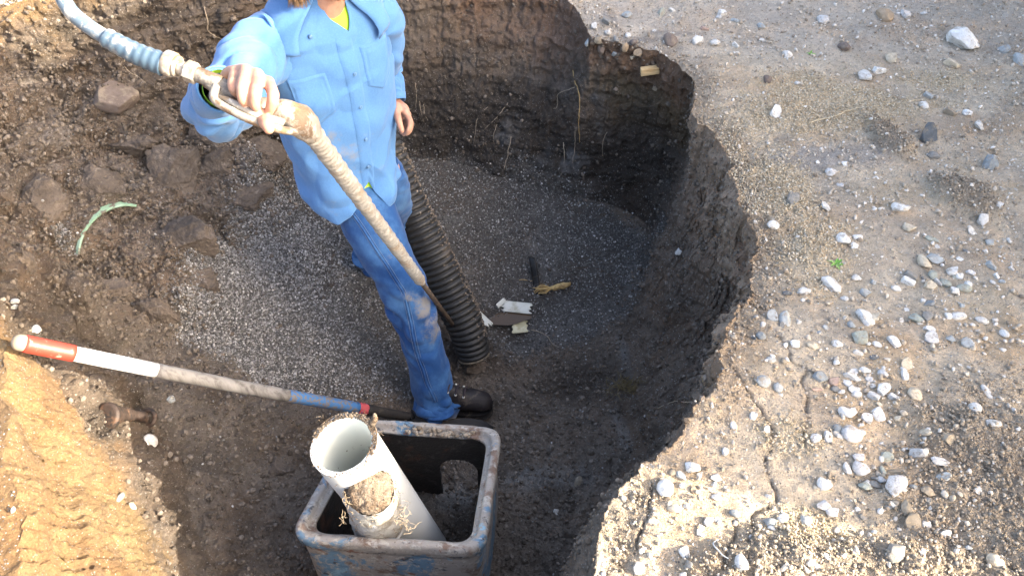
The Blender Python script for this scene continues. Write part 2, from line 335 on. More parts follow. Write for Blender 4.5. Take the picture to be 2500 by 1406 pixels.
Ps = P[sel]; big = fbm(Ps, 2.2, 3, 21); med = fbm(Ps, 11, 4, 22, .62); fin = fbm(Ps, 48, 3, 23, .65); v1, v2, vc = worley(Ps + .01 * np.stack([fin, med, fin], 1), 42, 28)
patch = sstep(.0, .35, fbm(Ps, 2.6, 3, 44))
d[sel] = .018 * big * sstep(0, 30, row[sel] - NF - NW) + .008 * med + (.003 + .004 * patch) * fin + (.0025 + .010 * patch) * (np.minimum(v2 - v1, .4) + .25 * vc - .1) - .010 * CRACK[sel]
# broken crumbly heaps on the ground and the torn edge of the pit
HEAP = np.maximum.reduce([blob(2350, 480, 0, .07, .11, .5, .5, .4), blob(2165, 330, 0, .05, .12, .5, .5, .2, 1), blob(2480, 1230, 0, .3, .28, .4, .5, 0, 2), blob(2300, 1280, 0, .14, .10, .4, .5, 0, 1), blob(1900, 1390, 0, .16, .05, .4, .5, 0, 2), blob(2150, 1400, 0, .3, .05, .4, .5)]) * isg
EDGE = np.maximum(sstep(26, 2, row - NF - NW) * isg, 0) * rs
EDGE = np.maximum(EDGE, poly_mask([(1455, 1420, 0), (1465, 1300, 0), (1490, 1225, 0), (1560, 1180, 0), (1640, 1200, 0), (1590, 1250, 0), (1560, 1330, 0), (1555, 1420, 0)], .02, .02) * isg)
he = HEAP[sel] + .7 * EDGE[sel]; w1, w2, wc = worley(Ps + .01 * np.stack([med, fin, med], 1), 20, 61)
d[sel] += he * (.004 + .014 * (np.minimum(w2 - w1, .5) + .3 * wc + .5 * med)) + .025 * HEAP[sel] - .015 * EDGE[sel]
P = P + NRM * d[..., None]
x_, y_, z_ = P[..., 0], P[..., 1], P[..., 2]

# colours of the soils, with some sunlight in the ochre of the bank
def lerp(c, col, m): return c + (np.asarray(col) - c) * m[..., None]
col = np.zeros(P.shape) + np.array([.19, .158, .128]); msk = np.zeros(P.shape); msk[..., 1] = .55
hz = (z_ - Zb) / (Zr - Zb + 1e-6)
N0, N1, N2 = NZ
col = lerp(col, (.115, .095, .077), sstep(-.2, .5, N0) * .8)
col = lerp(col, (.128, .10, .077), LEFT * .8); col = lerp(col, (.085, .068, .052), LEFT * sstep(.0, .5, N1) * .8)
col = lerp(col, (.17, .135, .107), SLUMP * .75); col = lerp(col, (.22, .2, .185), SLUMP * sstep(.25, .55, N2) * .45)
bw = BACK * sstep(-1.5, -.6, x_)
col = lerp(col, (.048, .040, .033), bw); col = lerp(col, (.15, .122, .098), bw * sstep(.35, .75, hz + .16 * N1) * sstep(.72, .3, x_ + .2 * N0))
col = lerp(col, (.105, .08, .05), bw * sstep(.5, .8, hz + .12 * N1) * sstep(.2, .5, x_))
redm = blob(1260, 60, -.05, .26, .3, .4, .3) * bw * sstep(.6, .85, hz + .1 * N2); redm = np.maximum(redm, sstep(.72, .86, hz + .06 * N2) * bw * sstep(.0, .2, x_)); col = lerp(col, (.20, .125, .085), redm * .65)
col = lerp(col, (.19, .19, .19), isw * blob(1330, 340, -.5, .35, .1, .6, .6, -.5) * sstep(.25, .7, N2) * .5)
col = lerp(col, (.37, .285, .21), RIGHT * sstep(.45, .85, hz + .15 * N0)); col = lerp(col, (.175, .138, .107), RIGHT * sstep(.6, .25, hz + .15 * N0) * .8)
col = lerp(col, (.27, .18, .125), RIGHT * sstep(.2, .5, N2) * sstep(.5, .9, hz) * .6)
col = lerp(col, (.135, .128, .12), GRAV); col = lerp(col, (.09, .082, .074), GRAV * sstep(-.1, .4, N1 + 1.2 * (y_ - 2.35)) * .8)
silt = np.maximum.reduce([blob(1320, 1165, -.87, .14, .05, .5, .5), blob(1525, 1010, -.78, .018, .12, .6, .6, .1), blob(1535, 850, -.8, .015, .1, .6, .6, .1, 1), blob(1110, 1210, -.85, .1, .06, .5, .5)]) * (isf | isw)
col = lerp(col, (.235, .225, .21), silt * .8)
wetm = np.maximum.reduce([blob(1410, 930, -.92, .16, .1, .5, .6), blob(1150, 870, -.96, .13, .1, .4, .5), blob(1240, 760, -.96, .2, .12, .4, .5)]) * (isf | isw)
col = lerp(col, (.06, .047, .036), wetm * .8 * (1 - GRAV * .5)); msk[..., 0] = np.clip(wetm + .25 * isf * (1 - GRAV) + .3 * bw, 0, 1)
col = lerp(col, (.22, .145, .076), bank); col = lerp(col, (.15, .105, .066), bank * sstep(.05, .45, N0) * .7); col = lerp(col, (.27, .19, .095), bank * sstep(.2, .5, N2) * .6)  # ochre ends along the sun's edge: part of the sunlight is in this colour
tl = (isw | isg) * sstep(-1.62, -1.8, x_ + .1 * N1) * sstep(.05, .2, z_ + .12 * N0) * sstep(2.2, 2.5, y_); col = lerp(col, (.22, .15, .08), tl)
gc_ = np.zeros(P.shape) + np.array([.61, .515, .39]); gc_ = lerp(gc_, (.51, .425, .325), sstep(-.1, .45, N0)); gc_ = lerp(gc_, (.54, .44, .31), sstep(.15, .5, N1) * .7)
sand = np.maximum.reduce([blob(2010, 255, 0, .33, .16, .55, .5), blob(2290, 190, 0, .16, .09, .6, .5, 0, 1), blob(1890, 440, 0, .13, .26, .55, .5, .3, 2), blob(1960, 600, 0, .12, .16, .6, .6, 0, 1), blob(1920, 1080, 0, .07, .05, .6, .5), blob(2010, 1330, 0, .09, .07, .5, .5, 0, 2)])
gc_ = lerp(gc_, (.64, .53, .37), sand * .8)
gc_ = lerp(gc_, (.40, .37, .335), blob(2020, 380, 0, .2, .06, .4, .4, 0, 1) * .8)
gc_ = lerp(gc_, (.33, .275, .21), np.clip(HEAP + EDGE * .9, 0, 1) * .9); gc_ = lerp(gc_, (.16, .135, .11), CRACK * .5)
asp = np.maximum.reduce([blob(1640, 80, 0, .12, .025, .4, .4), blob(1490, 45, 0, .035, .08, .4, .4), blob(1560, 95, 0, .08, .02, .4, .4)]); gc_ = lerp(gc_, (.10, .10, .103), asp * .8)
gc_ = lerp(gc_, (.50, .46, .41), sstep(2.75, 3.1, y_ + .2 * N1) * .5)
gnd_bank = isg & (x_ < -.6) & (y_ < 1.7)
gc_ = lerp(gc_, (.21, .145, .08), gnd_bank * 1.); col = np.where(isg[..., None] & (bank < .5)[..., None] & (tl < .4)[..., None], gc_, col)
msk[..., 1] = np.where(isg, 1.0, msk[..., 1] * (1 - .5 * GRAV)); msk[..., 1] = np.where(bw > .5, .4, msk[..., 1]); msk[..., 1] = np.where(RIGHT > .4, .9, msk[..., 1])

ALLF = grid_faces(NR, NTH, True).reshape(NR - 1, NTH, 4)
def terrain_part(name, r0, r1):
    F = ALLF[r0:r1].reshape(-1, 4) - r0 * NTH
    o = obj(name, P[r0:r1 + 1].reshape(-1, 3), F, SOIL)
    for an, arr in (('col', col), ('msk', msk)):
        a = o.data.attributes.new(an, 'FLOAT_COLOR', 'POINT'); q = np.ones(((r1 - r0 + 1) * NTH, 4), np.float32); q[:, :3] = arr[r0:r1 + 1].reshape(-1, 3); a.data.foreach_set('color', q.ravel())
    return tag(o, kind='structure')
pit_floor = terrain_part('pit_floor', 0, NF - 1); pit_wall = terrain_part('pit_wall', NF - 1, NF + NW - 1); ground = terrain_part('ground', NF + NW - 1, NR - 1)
# close the tiny hole at the middle of the polar grid with a cap belonging to the floor
bmx = bmesh.new(); bmx.from_mesh(pit_floor.data); bmesh.ops.holes_fill(bmx, edges=[e for e in bmx.edges if e.is_boundary and e.verts[0].index < NTH and e.verts[1].index < NTH], sides=0); bmx.to_mesh(pit_floor.data); bmx.free()
pit_floor['label'] = 'brown muddy floor of the dug pit with a bed of grey gravel'; pit_wall['label'] = 'dark cut soil sides of the dug pit'; ground['label'] = 'grey brown stony ground round the pit'
bpy.context.view_layer.update()
TER = [pit_floor, pit_wall, ground]
def hit(px, py, objs=None):
    o = Vector((0, 0, CAMH)); dv = (Vector(U(px, py, 1.0)) - o).normalized(); best = None
    for t in (objs or TER):
        ok, loc, nor, _ = t.ray_cast(o - t.location, dv)
        if ok:
            loc = loc + t.location
            if best is None or (loc - o).length < (best[0] - o).length: best = (loc, nor)
    return best
def drop(x, y, z0=2.5):                # ground height below a point
    best = -9
    for t in TER:
        ok, loc, nor, _ = t.ray_cast(Vector((x, y, z0)), Vector((0, 0, -1)))
        if ok: best = max(best, loc.z)
    return best

# ------------------------------------------------------------------ loose grains: merged "stuff" meshes
def ico(sub):
    b = bmesh.new(); bmesh.ops.create_icosphere(b, subdivisions=sub, radius=1); b.verts.ensure_lookup_table()
    V = np.array([v.co for v in b.verts]); F = np.array([[v.index for v in f.verts] for f in b.faces]); b.free(); return V, F
def rock(sub, seed, kind='a', sc=(1, 1, 1)):
    V, F = ico(sub); r = np.random.default_rng(seed); V = V * (1 + .12 * fbm(V, .9, 2, seed)[:, None])
    if kind in 'as':
        for _ in range(9 if kind == 'a' else 12):
            n = r.normal(size=3); n /= np.linalg.norm(n); dd = r.uniform(.46, .82); h = V @ n - dd; V = V - np.where(h > 0, h, 0)[:, None] * n * .93
    else:
        V = V * (1 + .08 * fbm(V, 2.2, 2, seed + 3)[:, None])
        for _ in range(6): n = r.normal(size=3); n /= np.linalg.norm(n); h = V @ n - r.uniform(.74, .92); V = V - np.where(h > 0, h, 0)[:, None] * n * .9
    V = V * (1 + (.06 if kind != 'r' else .025) * fbm(V, 4.5, 3, seed + 9)[:, None]); V = V / np.abs(V).max(0); return V * np.asarray(sc), F
def rand_rot(n):
    q = rng.normal(size=(n, 4)); q /= np.linalg.norm(q, axis=1)[:, None]; a, b, c, d_ = q.T
    return np.stack([np.stack([1 - 2 * (c*c + d_*d_), 2 * (b*c - a*d_), 2 * (b*d_ + a*c)], -1), np.stack([2 * (b*c + a*d_), 1 - 2 * (b*b + d_*d_), 2 * (c*d_ - a*b)], -1), np.stack([2 * (b*d_ - a*c), 2 * (c*d_ + a*b), 1 - 2 * (b*b + c*c)], -1)], 1)
AREA = np.linalg.norm(np.cross(np.gradient(P, axis=0), np.roll(P, -1, 1) - P), axis=2)
def in_view(pad=60):
    dp = R2 * (y_ + CAMH - z_); up = R2 * (y_ - CAMH + z_); px = CX + FPX * x_ / np.maximum(dp, .2); py = CY - FPX * up / np.maximum(dp, .2)
    return (px > -pad) & (px < 2500 + pad) & (py > -pad) & (py < 1406 + pad) & (dp > .3)
VIEW = in_view(160)
def scatter(name, n, weight, smin, smax, mat, label, shapes, power=2.2, sink=.25, flat=False):
    wgt = (AREA * weight * VIEW).ravel(); wgt = wgt / wgt.sum(); idx = rng.choice(len(wgt), n, p=wgt)
    pos = P.reshape(-1, 3)[idx] + rng.normal(size=(n, 3)) * .0035; nr = grid_n.reshape(-1, 3)[idx]
    s = smin + (smax - smin) * rng.random(n) ** power; pos = pos + nr * (s * (.5 - sink))[:, None]
    R = rand_rot(n); VV, FF, off = [], [], 0; pick = rng.integers(0, len(shapes), n)
    for k, (V, F) in enumerate(shapes):
        m = np.where(pick == k)[0]
        if not len(m): continue
        X = np.einsum('nij,vj->nvi', R[m], V) * (s[m] / 2)[:, None, None] + pos[m][:, None, :]
        VV.append(X.reshape(-1, 3)); FF.append((F[None] + (np.arange(len(m)) * len(V))[:, None, None]).reshape(-1, F.shape[1]) + off); off += len(m) * len(V)
    o = obj(name, np.vstack(VV), np.vstack(FF), mat, smooth=not flat); return tag(o, label, kind='stuff')
grid_n = grid_normals(P)
lowA = [rock(1, 100 + i, 'r', (1, .8 + .05 * i, .62)) for i in range(5)]
def lowrock(seed):
    V, F = rock(1, seed, 'r'); r = np.random.default_rng(seed); return V * r.uniform(.6, 1, 3) * (1 + .15 * r.normal(size=(len(V), 1))), F
lowB = [lowrock(200 + i) for i in range(6)]
lowC = [rock(1, 260 + i, 'r', (1, .78 + .06 * i, .7 + .05 * (i % 3))) for i in range(4)]
lowC = [(V * (1 + .07 * np.random.default_rng(k).normal(size=(len(V), 1))), F) for k, (V, F) in enumerate(lowC)]
PEA = grain_material('pea_gravel', [(0, (.085, .082, .078)), (.3, (.185, .178, .17)), (.65, (.31, .30, .288)), (.9, (.44, .43, .415)), (1, (.62, .61, .59))], .6)
GRIT = grain_material('grit', [(0, (.29, .24, .185)), (.35, (.46, .395, .31)), (.7, (.60, .54, .46)), (1, (.82, .79, .74))])
CRUMB = grain_material('crumbs', [(0, (.09, .074, .059)), (.5, (.15, .122, .097)), (1, (.24, .203, .168))], .85)
CRUMBR = grain_material('dry_crumbs', [(0, (.22, .18, .135)), (.5, (.33, .275, .21)), (1, (.45, .39, .31))], .9)
SANDG = grain_material('sand_grains', [(0, (.40, .32, .21)), (.5, (.55, .46, .33)), (1, (.72, .65, .52))], .85)
def blur(a, n):
    k = np.ones(n) / n
    for ax in (0, 1): a = np.apply_along_axis(lambda v: np.convolve(v, k, 'same'), ax, a)
    return a
smooth_g = blur(GRAV[:NF + 40].astype(np.float32), 31); smooth_g = np.vstack([smooth_g, np.zeros((NR - NF - 40, NTH))])
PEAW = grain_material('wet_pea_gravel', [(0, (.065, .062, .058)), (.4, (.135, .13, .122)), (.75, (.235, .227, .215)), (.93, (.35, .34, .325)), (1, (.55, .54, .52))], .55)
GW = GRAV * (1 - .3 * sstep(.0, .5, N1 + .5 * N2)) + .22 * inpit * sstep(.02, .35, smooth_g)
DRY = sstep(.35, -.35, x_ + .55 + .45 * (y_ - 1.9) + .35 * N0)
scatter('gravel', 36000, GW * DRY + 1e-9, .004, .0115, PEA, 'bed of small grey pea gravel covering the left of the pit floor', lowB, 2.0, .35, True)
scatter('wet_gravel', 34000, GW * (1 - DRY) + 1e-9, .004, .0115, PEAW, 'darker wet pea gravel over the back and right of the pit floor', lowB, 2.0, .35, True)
scatter('loose_gravel', 2200, inpit * (1 - GRAV) * sstep(1.2, 1.5, y_) + .25 * isf, .003, .012, PEA, 'stray grey gravel trodden into the muddy pit floor', lowB, 2.5, .45, True)
scatter('ground_grit', 42000, isg * (1 - .85 * gnd_bank) * (1 - .6 * sand), .0025, .009, GRIT, 'fine pale grit lying over the stony ground', lowB, 2.6, .45, True)
scatter('ground_chips', 8000, isg * (1 - .9 * gnd_bank) * (1 - .7 * sand) * (.4 + .8 * sstep(-.3, .4, N2)), .006, .020, GRIT, 'small pale stone chips strewn over the stony ground', [rock(2, 300 + i, 'a', (1, .8, .6)) for i in range(5)], 1.6, .4)
scatter('sand', 16000, isg * sand ** 1.5 * 1.0 + 1e-9, .003, .0085, SANDG, 'yellow sand grains in patches on the ground', lowC, 1.6, .4, True)
scatter('soil_crumbs', 30000, (SLUMP * 1.3 + (isf | isw) * (1 - GRAV) * (1 - .75 * isw) * (1 - .6 * bw) + .05) * (1 - bank) * (isf | isw), .004, .022, CRUMB, 'dark soil crumbs over the slumped earth and pit floor', lowC, 3.0, .4, True)
scatter('dry_soil_crumbs', 12000, HEAP * 1.2 + EDGE * .6 + 1e-9, .003, .011, CRUMBR, 'dry brown soil crumbs along the broken pit edge and heaps', lowC, 2.4, .4, True)

# ------------------------------------------------------------------ an unseen work van, added out of frame at the right to shade the pit
PAINTW = M('van_paint', (.75, .75, .74), .35, spec=.5); RUBBER = M('rubber', (.02, .02, .02), .8); GLASSD = M('van_glass', (.02, .025, .03), .08, spec=.6); CHROME = M('wheel_steel', (.4, .4, .4), .4, metal=.8)
def van():
    X0, X1, Y0, Y1 = 3.35, 5.25, -.02, 5.3
    t = empty('added_shade_van', ((X0 + X1) / 2, (Y0 + Y1) / 2, 0), 'unseen white work van added right of the frame to shade the pit', 'van')
    prof = [(Y0, .45), (Y0, 2.26), (Y0 + .1, 2.44), (Y0 + .25, 2.47), (Y1 - 1.75, 2.47), (Y1 - 1.55, 2.4), (Y1 - .85, 1.45), (Y1 - .12, 1.2), (Y1, 1.05), (Y1, .45)]
    V, F = [], []; n = len(prof)
    for x, ins in ((X0, .06), (X0 + .06, 0), (X1 - .06, 0), (X1, .06)):
        for y, z in prof: V.append((x, np.clip(y, Y0 + ins, Y1 - ins), min(z, 2.47 - ins)))
    for k in range(3):
        for i in range(n): F.append([k * n + i, k * n + (i + 1) % n, (k + 1) * n + (i + 1) % n, (k + 1) * n + i])
    F += [list(range(n))[::-1], list(range(3 * n, 4 * n))]
    obj('body', V, F, PAINTW, t, False)
    V, F = boxm((X0 - .004, Y1 - 1.55, 1.75), (.012, .75, .5)); obj('side_window', V, F, GLASSD, t, False)
    V, F = boxm(((X0 + X1) / 2, Y0 - .004, 1.75), (1.4, .012, .55)); obj('rear_window', V, F, GLASSD, t, False)
    V, F = boxm(((X0 + X1) / 2, Y0 - .05, .5), (1.8, .1, .18)); obj('bumper', V, F, RUBBER, t, False)
    for y in (Y0 + .95, Y1 - 1.0):
        for x in (X0 + .1, X1 - .1):
            V, F = tube([(x - .11, y, .34), (x + .11, y, .34)], .34, 28); wh = obj('wheel', V, F, RUBBER, t)
            V, F = tube([(x - .118, y, .34), (x + .118, y, .34)], .2, 20); obj('rim', V, F, CHROME, wh)
van()

# ------------------------------------------------------------------ iron valve box
IRON = M('old_iron', (.30, .275, .245), .7, [(13, (.17, .115, .085), .5, .63), (7, (.12, .21, .30), .55, .60, (1, 1, .6)), (22, (.06, .065, .075), .58, .66), (45, (.40, .375, .335), .53, .63), (9, (.23, .37, .46), .63, .68, (1, 1, .5)), (17, (.22, .11, .075), .61, .66), (60, (.13, .11, .09), .6, .68)], [(18, .35, .01), (90, .6, .005), (300, .35, .002)], .35)
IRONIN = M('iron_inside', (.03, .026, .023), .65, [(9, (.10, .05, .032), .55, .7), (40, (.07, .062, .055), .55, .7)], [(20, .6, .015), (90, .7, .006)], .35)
def iron_box():
    zf, zb = -.335, -.47
    C4 = [Uz(700, 1312, zf), Uz(1182, 1345, zf), Uz(1226, 1040, zb), Uz(868, 1018, zb)]
    t = empty('valve_box', (*np.mean(C4, 0)[:2], -.82), 'rusty iron valve box without its lid, flecked with blue paint', 'valve box')
    def per(off, n=30):      # rounded outline, inset by off, returns ring
        Cn = np.array(C4); ctr = Cn.mean(0); out = []; r = max(.075 - off * .6, .03)
        for i in range(4):
            a, b, c = Cn[i - 1], Cn[i], Cn[(i + 1) % 4]; u = (a - b) / np.linalg.norm(a - b); v = (c - b) / np.linalg.norm(c - b)
            q = b + (u + v) * off; p0, p1 = q + u * r, q + v * r
            for s in np.linspace(0, 1, n): out.append((1 - s)**2 * p0 + 2 * s * (1 - s) * q + s * s * p1)
        out = np.array(out); k = []
        for i in range(4):          # fill straight sides evenly
            k.append(out[i * n:(i + 1) * n]); e0, e1 = out[(i + 1) * n - 1], out[((i + 1) % 4) * n]; k.append(e0 + (e1 - e0) * np.linspace(0, 1, 112)[1:-1, None])
        return np.vstack(k)
    prof = [(.042, -.034), (.040, -.026), (.034, -.024), (.026, -.018), (.024, -.004), (.019, 0.0), (.006, .0), (.0, -.007), (-.002, -.02), (0, -.05), (.006, -.062), (.008, -.075)] + [(.008 + .004 * k / 70, -.075 - .40 * k / 70) for k in range(1, 71)]
    V = np.array([per(o) + [0, 0, h] for o, h in prof]); m = V.shape[1]; hh = np.array([h for _, h in prof])
    pts = V.reshape(-1, 3); V = V + (fbm(pts, 9, 3, 3) * .003 + fbm(pts, 40, 2, 5) * .0015).reshape(V.shape[0], m)[..., None] * np.array([.5, .5, 1])
    F = grid_faces(len(prof), m, True); cen = V.reshape(-1, 3)[F].mean(1)
    # the arched knock-out in the far wall
    a, b = np.array(C4[2]), np.array(C4[3]); ex = (b - a)[:2] / np.linalg.norm((b - a)[:2]); L = np.linalg.norm((b - a)[:2])
    al = (cen[:, :2] - a[:2]) @ ex; pd = np.abs((cen[:, 0] - a[0]) * -ex[1] + (cen[:, 1] - a[1]) * ex[0])
    aw, ac, ab, at_ = .062, .145, zb - .40, zb - .235
    inside = (pd < .035) & (np.abs(al - ac) < aw) & (cen[:, 2] < at_ + np.sqrt(np.clip(aw**2 - (al - ac)**2, 0, None)))
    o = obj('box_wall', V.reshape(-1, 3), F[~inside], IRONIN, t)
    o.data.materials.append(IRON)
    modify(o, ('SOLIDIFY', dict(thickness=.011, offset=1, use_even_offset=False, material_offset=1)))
    # grooves worn down the outside, a bead of dirt on the far ledge
    V2 = []; r0, r1 = per(.012), per(.05)
    mb = MB()
    for k in range(90):
        i = int(rng.integers(2 * 140 + 30, 3 * 140 - 30)) % len(r0); s = rng.random(); p = r0[i] * (1 - s) + r1[i] * s + [0, 0, -.02 + rng.random() * .012]
        W, G = lowB[k % 6]; mb.add(W * (.003 + .008 * rng.random()) + p, G)
    tag(mb.obj('ledge_dirt', CRUMBR, t), kind='stuff')
    return t
iron_box()

# ------------------------------------------------------------------ white sewer pipe with its plugged branch
PVC = M('white_plastic', (.74, .75, .72), .38, [(16, (.55, .47, .34), .66, .74), (60, (.26, .2, .13), .69, .75), (5, (.66, .66, .60), .5, .7)], [(60, .12, .003)], .45)
PVCIN = M('pipe_inside', (.74, .76, .71), .45, [(70, (.18, .14, .08), .655, .70, (1, 1, .5)), (14, (.30, .2, .1), .74, .77, (1, 1, .4))], [(60, .1, .003)], .4)
DIRTP = M('caked_dirt', (.24, .19, .14), .9, [(30, (.15, .105, .07), .45, .6), (90, (.40, .34, .27), .55, .7)], [(30, .8, .02), (120, .9, .008)])
MUDW = M('muddy_plastic', (.50, .49, .45), .65, [(10, (.33, .29, .23), .48, .6), (26, (.62, .62, .6), .55, .66), (70, (.22, .17, .12), .6, .7)], [(12, .5, .02), (70, .6, .006)], .35)
FIBRE = M('root_fibre', (.36, .28, .19), .9)
def straw(mb, p, n, l, r=.0007, bias=(0, 0, 0)):
    for _ in range(n):
        q = np.asarray(p) + rng.normal(size=3) * .006; d0 = rng.normal(size=3) + np.asarray(bias); d0 /= np.linalg.norm(d0); pts = [q]
        for k in range(4): d0 = d0 + rng.normal(size=3) * .45; d0 /= np.linalg.norm(d0); pts.append(pts[-1] + d0 * l * rng.uniform(.5, 1) / 4)
        mb.add(*tube(pts, r, 4, False))
def sewer_pipe():
    A = U(838, 1084, 1.985); B = Uz(1030, 1345, -.83); ax = (B - A) / np.linalg.norm(B - A); L = np.linalg.norm(B - A)
    t = empty('sewer_pipe', B, 'short white sewer pipe with a dirt plugged branch standing in the valve box', 'pipe')
    n, k = 46, 72; s = np.linspace(0, L, n); Pth = A + ax * s[:, None]
    ro, ri = .0845, .0725
    def tilt(r, u, a): return r
    V, F = tube(Pth, ro, k, False); Vi, Fi = tube(Pth, ri, k, False)
    T, N_, B_ = frames(Pth); ang = np.linspace(0, 2 * np.pi, k, endpoint=False)
    # sawn, ragged upper edge, cut slightly aslant
    jag = .004 * fbm(np.stack([np.cos(ang), np.sin(ang), 0 * ang], 1), 6, 3, 9)
    V[:k] += ax * jag[:, None]; Vi[:k] += ax * (jag * .6)[:, None]
    obj('outer_wall', V, F, PVC, t)
    Fi = [f[::-1] for f in Fi]; obj('inner_wall', Vi, Fi, PVCIN, t)
    Vr = np.vstack([V[:k], Vi[:k]]); Fr = [[j, k + j, k + (j + 1) % k, (j + 1) % k] for j in range(k)]; rim = obj('cut_rim', Vr, Fr, PVC, t, False)
    V2 = np.vstack([V[-k:], Vi[-k:]]); obj('lower_rim', V2, [f[::-1] for f in Fr], PVC, t, False)
    mb = MB()        # caked dirt on the far half of the cut edge
    up_img = np.array([0, R2, R2])
    for j in range(1500):
        a = rng.uniform(0, 2 * np.pi); dirv = np.cos(a) * N_[0] + np.sin(a) * B_[0]; h = dirv @ up_img + .25 * dirv[0]
        if h < -.1 and rng.random() < .9: continue
        r = rng.uniform(ri + .001, ro - .001) if rng.random() < .8 else ro + .002; p = A + dirv * r - ax * rng.uniform(-.001, .0035)
        W, G = lowB[j % 6]; mb.add(W * rng.uniform(.0010, .0030) * (1 + (h > .6) * .3) + p, G)
    for a0, nn in ((.9, 7), (.2, 4), (2.3, 4), (-1.6, 3)):
        dirv = math.cos(a0) * np.array([1, 0, 0]) + math.sin(a0) * up_img; straw(mb, A + dirv * ro, nn, .022, .0007, dirv * 1.2 - ax)
    V3, F3 = tube(crs([U(908, 1032, 1.985), U(915, 1022, 1.97), U(914, 1010, 1.955)], 7), [.011, .010, .009, .008, .007, .006, .003], 7); mb.add(V3, F3)
    tag(mb.obj('dirt_crust', DIRTP, rim), kind='stuff')
    # branch, broken short and choked with soil
    b0 = U(903, 1196, 1.985); b1 = U(941, 1334, 2.44); ba = (b1 - b0) / np.linalg.norm(b1 - b0)
    nb = 40; Pb = b0 + (b1 - b0) * np.linspace(0, 1, nb)[:, None]
    rb = np.interp(np.linspace(0, 1, nb), [0, .06, .38, .5, .58, .64, .72, 1], [.060, .066, .068, .066, .058, .0575, .052, .049])
    V, F = tube(Pb, rb, 56, False); V = V + (fbm(V, 22, 4, 41, .65) * .013)[:, None] * (V - np.repeat(Pb, 56, 0)) / .07
    V[:56] += ba * (.012 * fbm(np.stack([np.cos(np.linspace(0, 6.283, 56)), np.sin(np.linspace(0, 6.283, 56)), np.zeros(56)], 1), 3, 3, 8))[:, None]
    br = obj('branch_socket', V, F, MUDW, t, label='mud smeared broken branch stub')
    W, G = ico(5); T2, N2_, B2_ = frames(Pb); Q = np.stack([W @ np.eye(3)[0] * .060, W[:, 1] * .060, W[:, 2] * .036], 1); Q = Q * (1 + .2 * fbm(W, 3, 4, 12, .65))[:, None]
    Q = Q @ np.stack([N2_[0], B2_[0], ba]) + b0 + ba * .012; obj('dirt_plug', Q, G, DIRTP, br)
    for off, rr_ in ((.60, .0605), (.66, .0595), (.53, .068)):
        cpt = b0 + (b1 - b0) * off; aa = np.linspace(0, 2 * np.pi, 49); rp = cpt + rr_ * (np.cos(aa)[:, None] * N2_[0] + np.sin(aa)[:, None] * B2_[0]) + ba * (.006 * np.sin(aa * 2 + off * 9))[:, None]
        V, F = tube(rp, .0042, 7, False); obj('clamp_band', V, F, MUDW, br)
    mb = MB()
    for px, py, nn in ((985, 1265, 26), (1000, 1290, 18), (838, 1270, 14), (845, 1220, 12), (960, 1210, 16), (990, 1235, 14), (870, 1180, 10), (940, 1175, 10), (905, 1165, 10)): straw(mb, U(px, py, 1.90), int(nn * .6), .032, .0005)
    for j in range(380):
        u = rng.random() ** 1.5 * .55; a = rng.uniform(0, 6.283); p = b0 + (b1 - b0) * u + .066 * (math.cos(a) * N2_[0] + math.sin(a) * B2_[0]); W, G = lowB[j % 6]; mb.add(W * rng.uniform(.001, .0035) + p, G)
    tag(mb.obj('root_fringe', FIBRE, br), kind='stuff')
sewer_pipe()

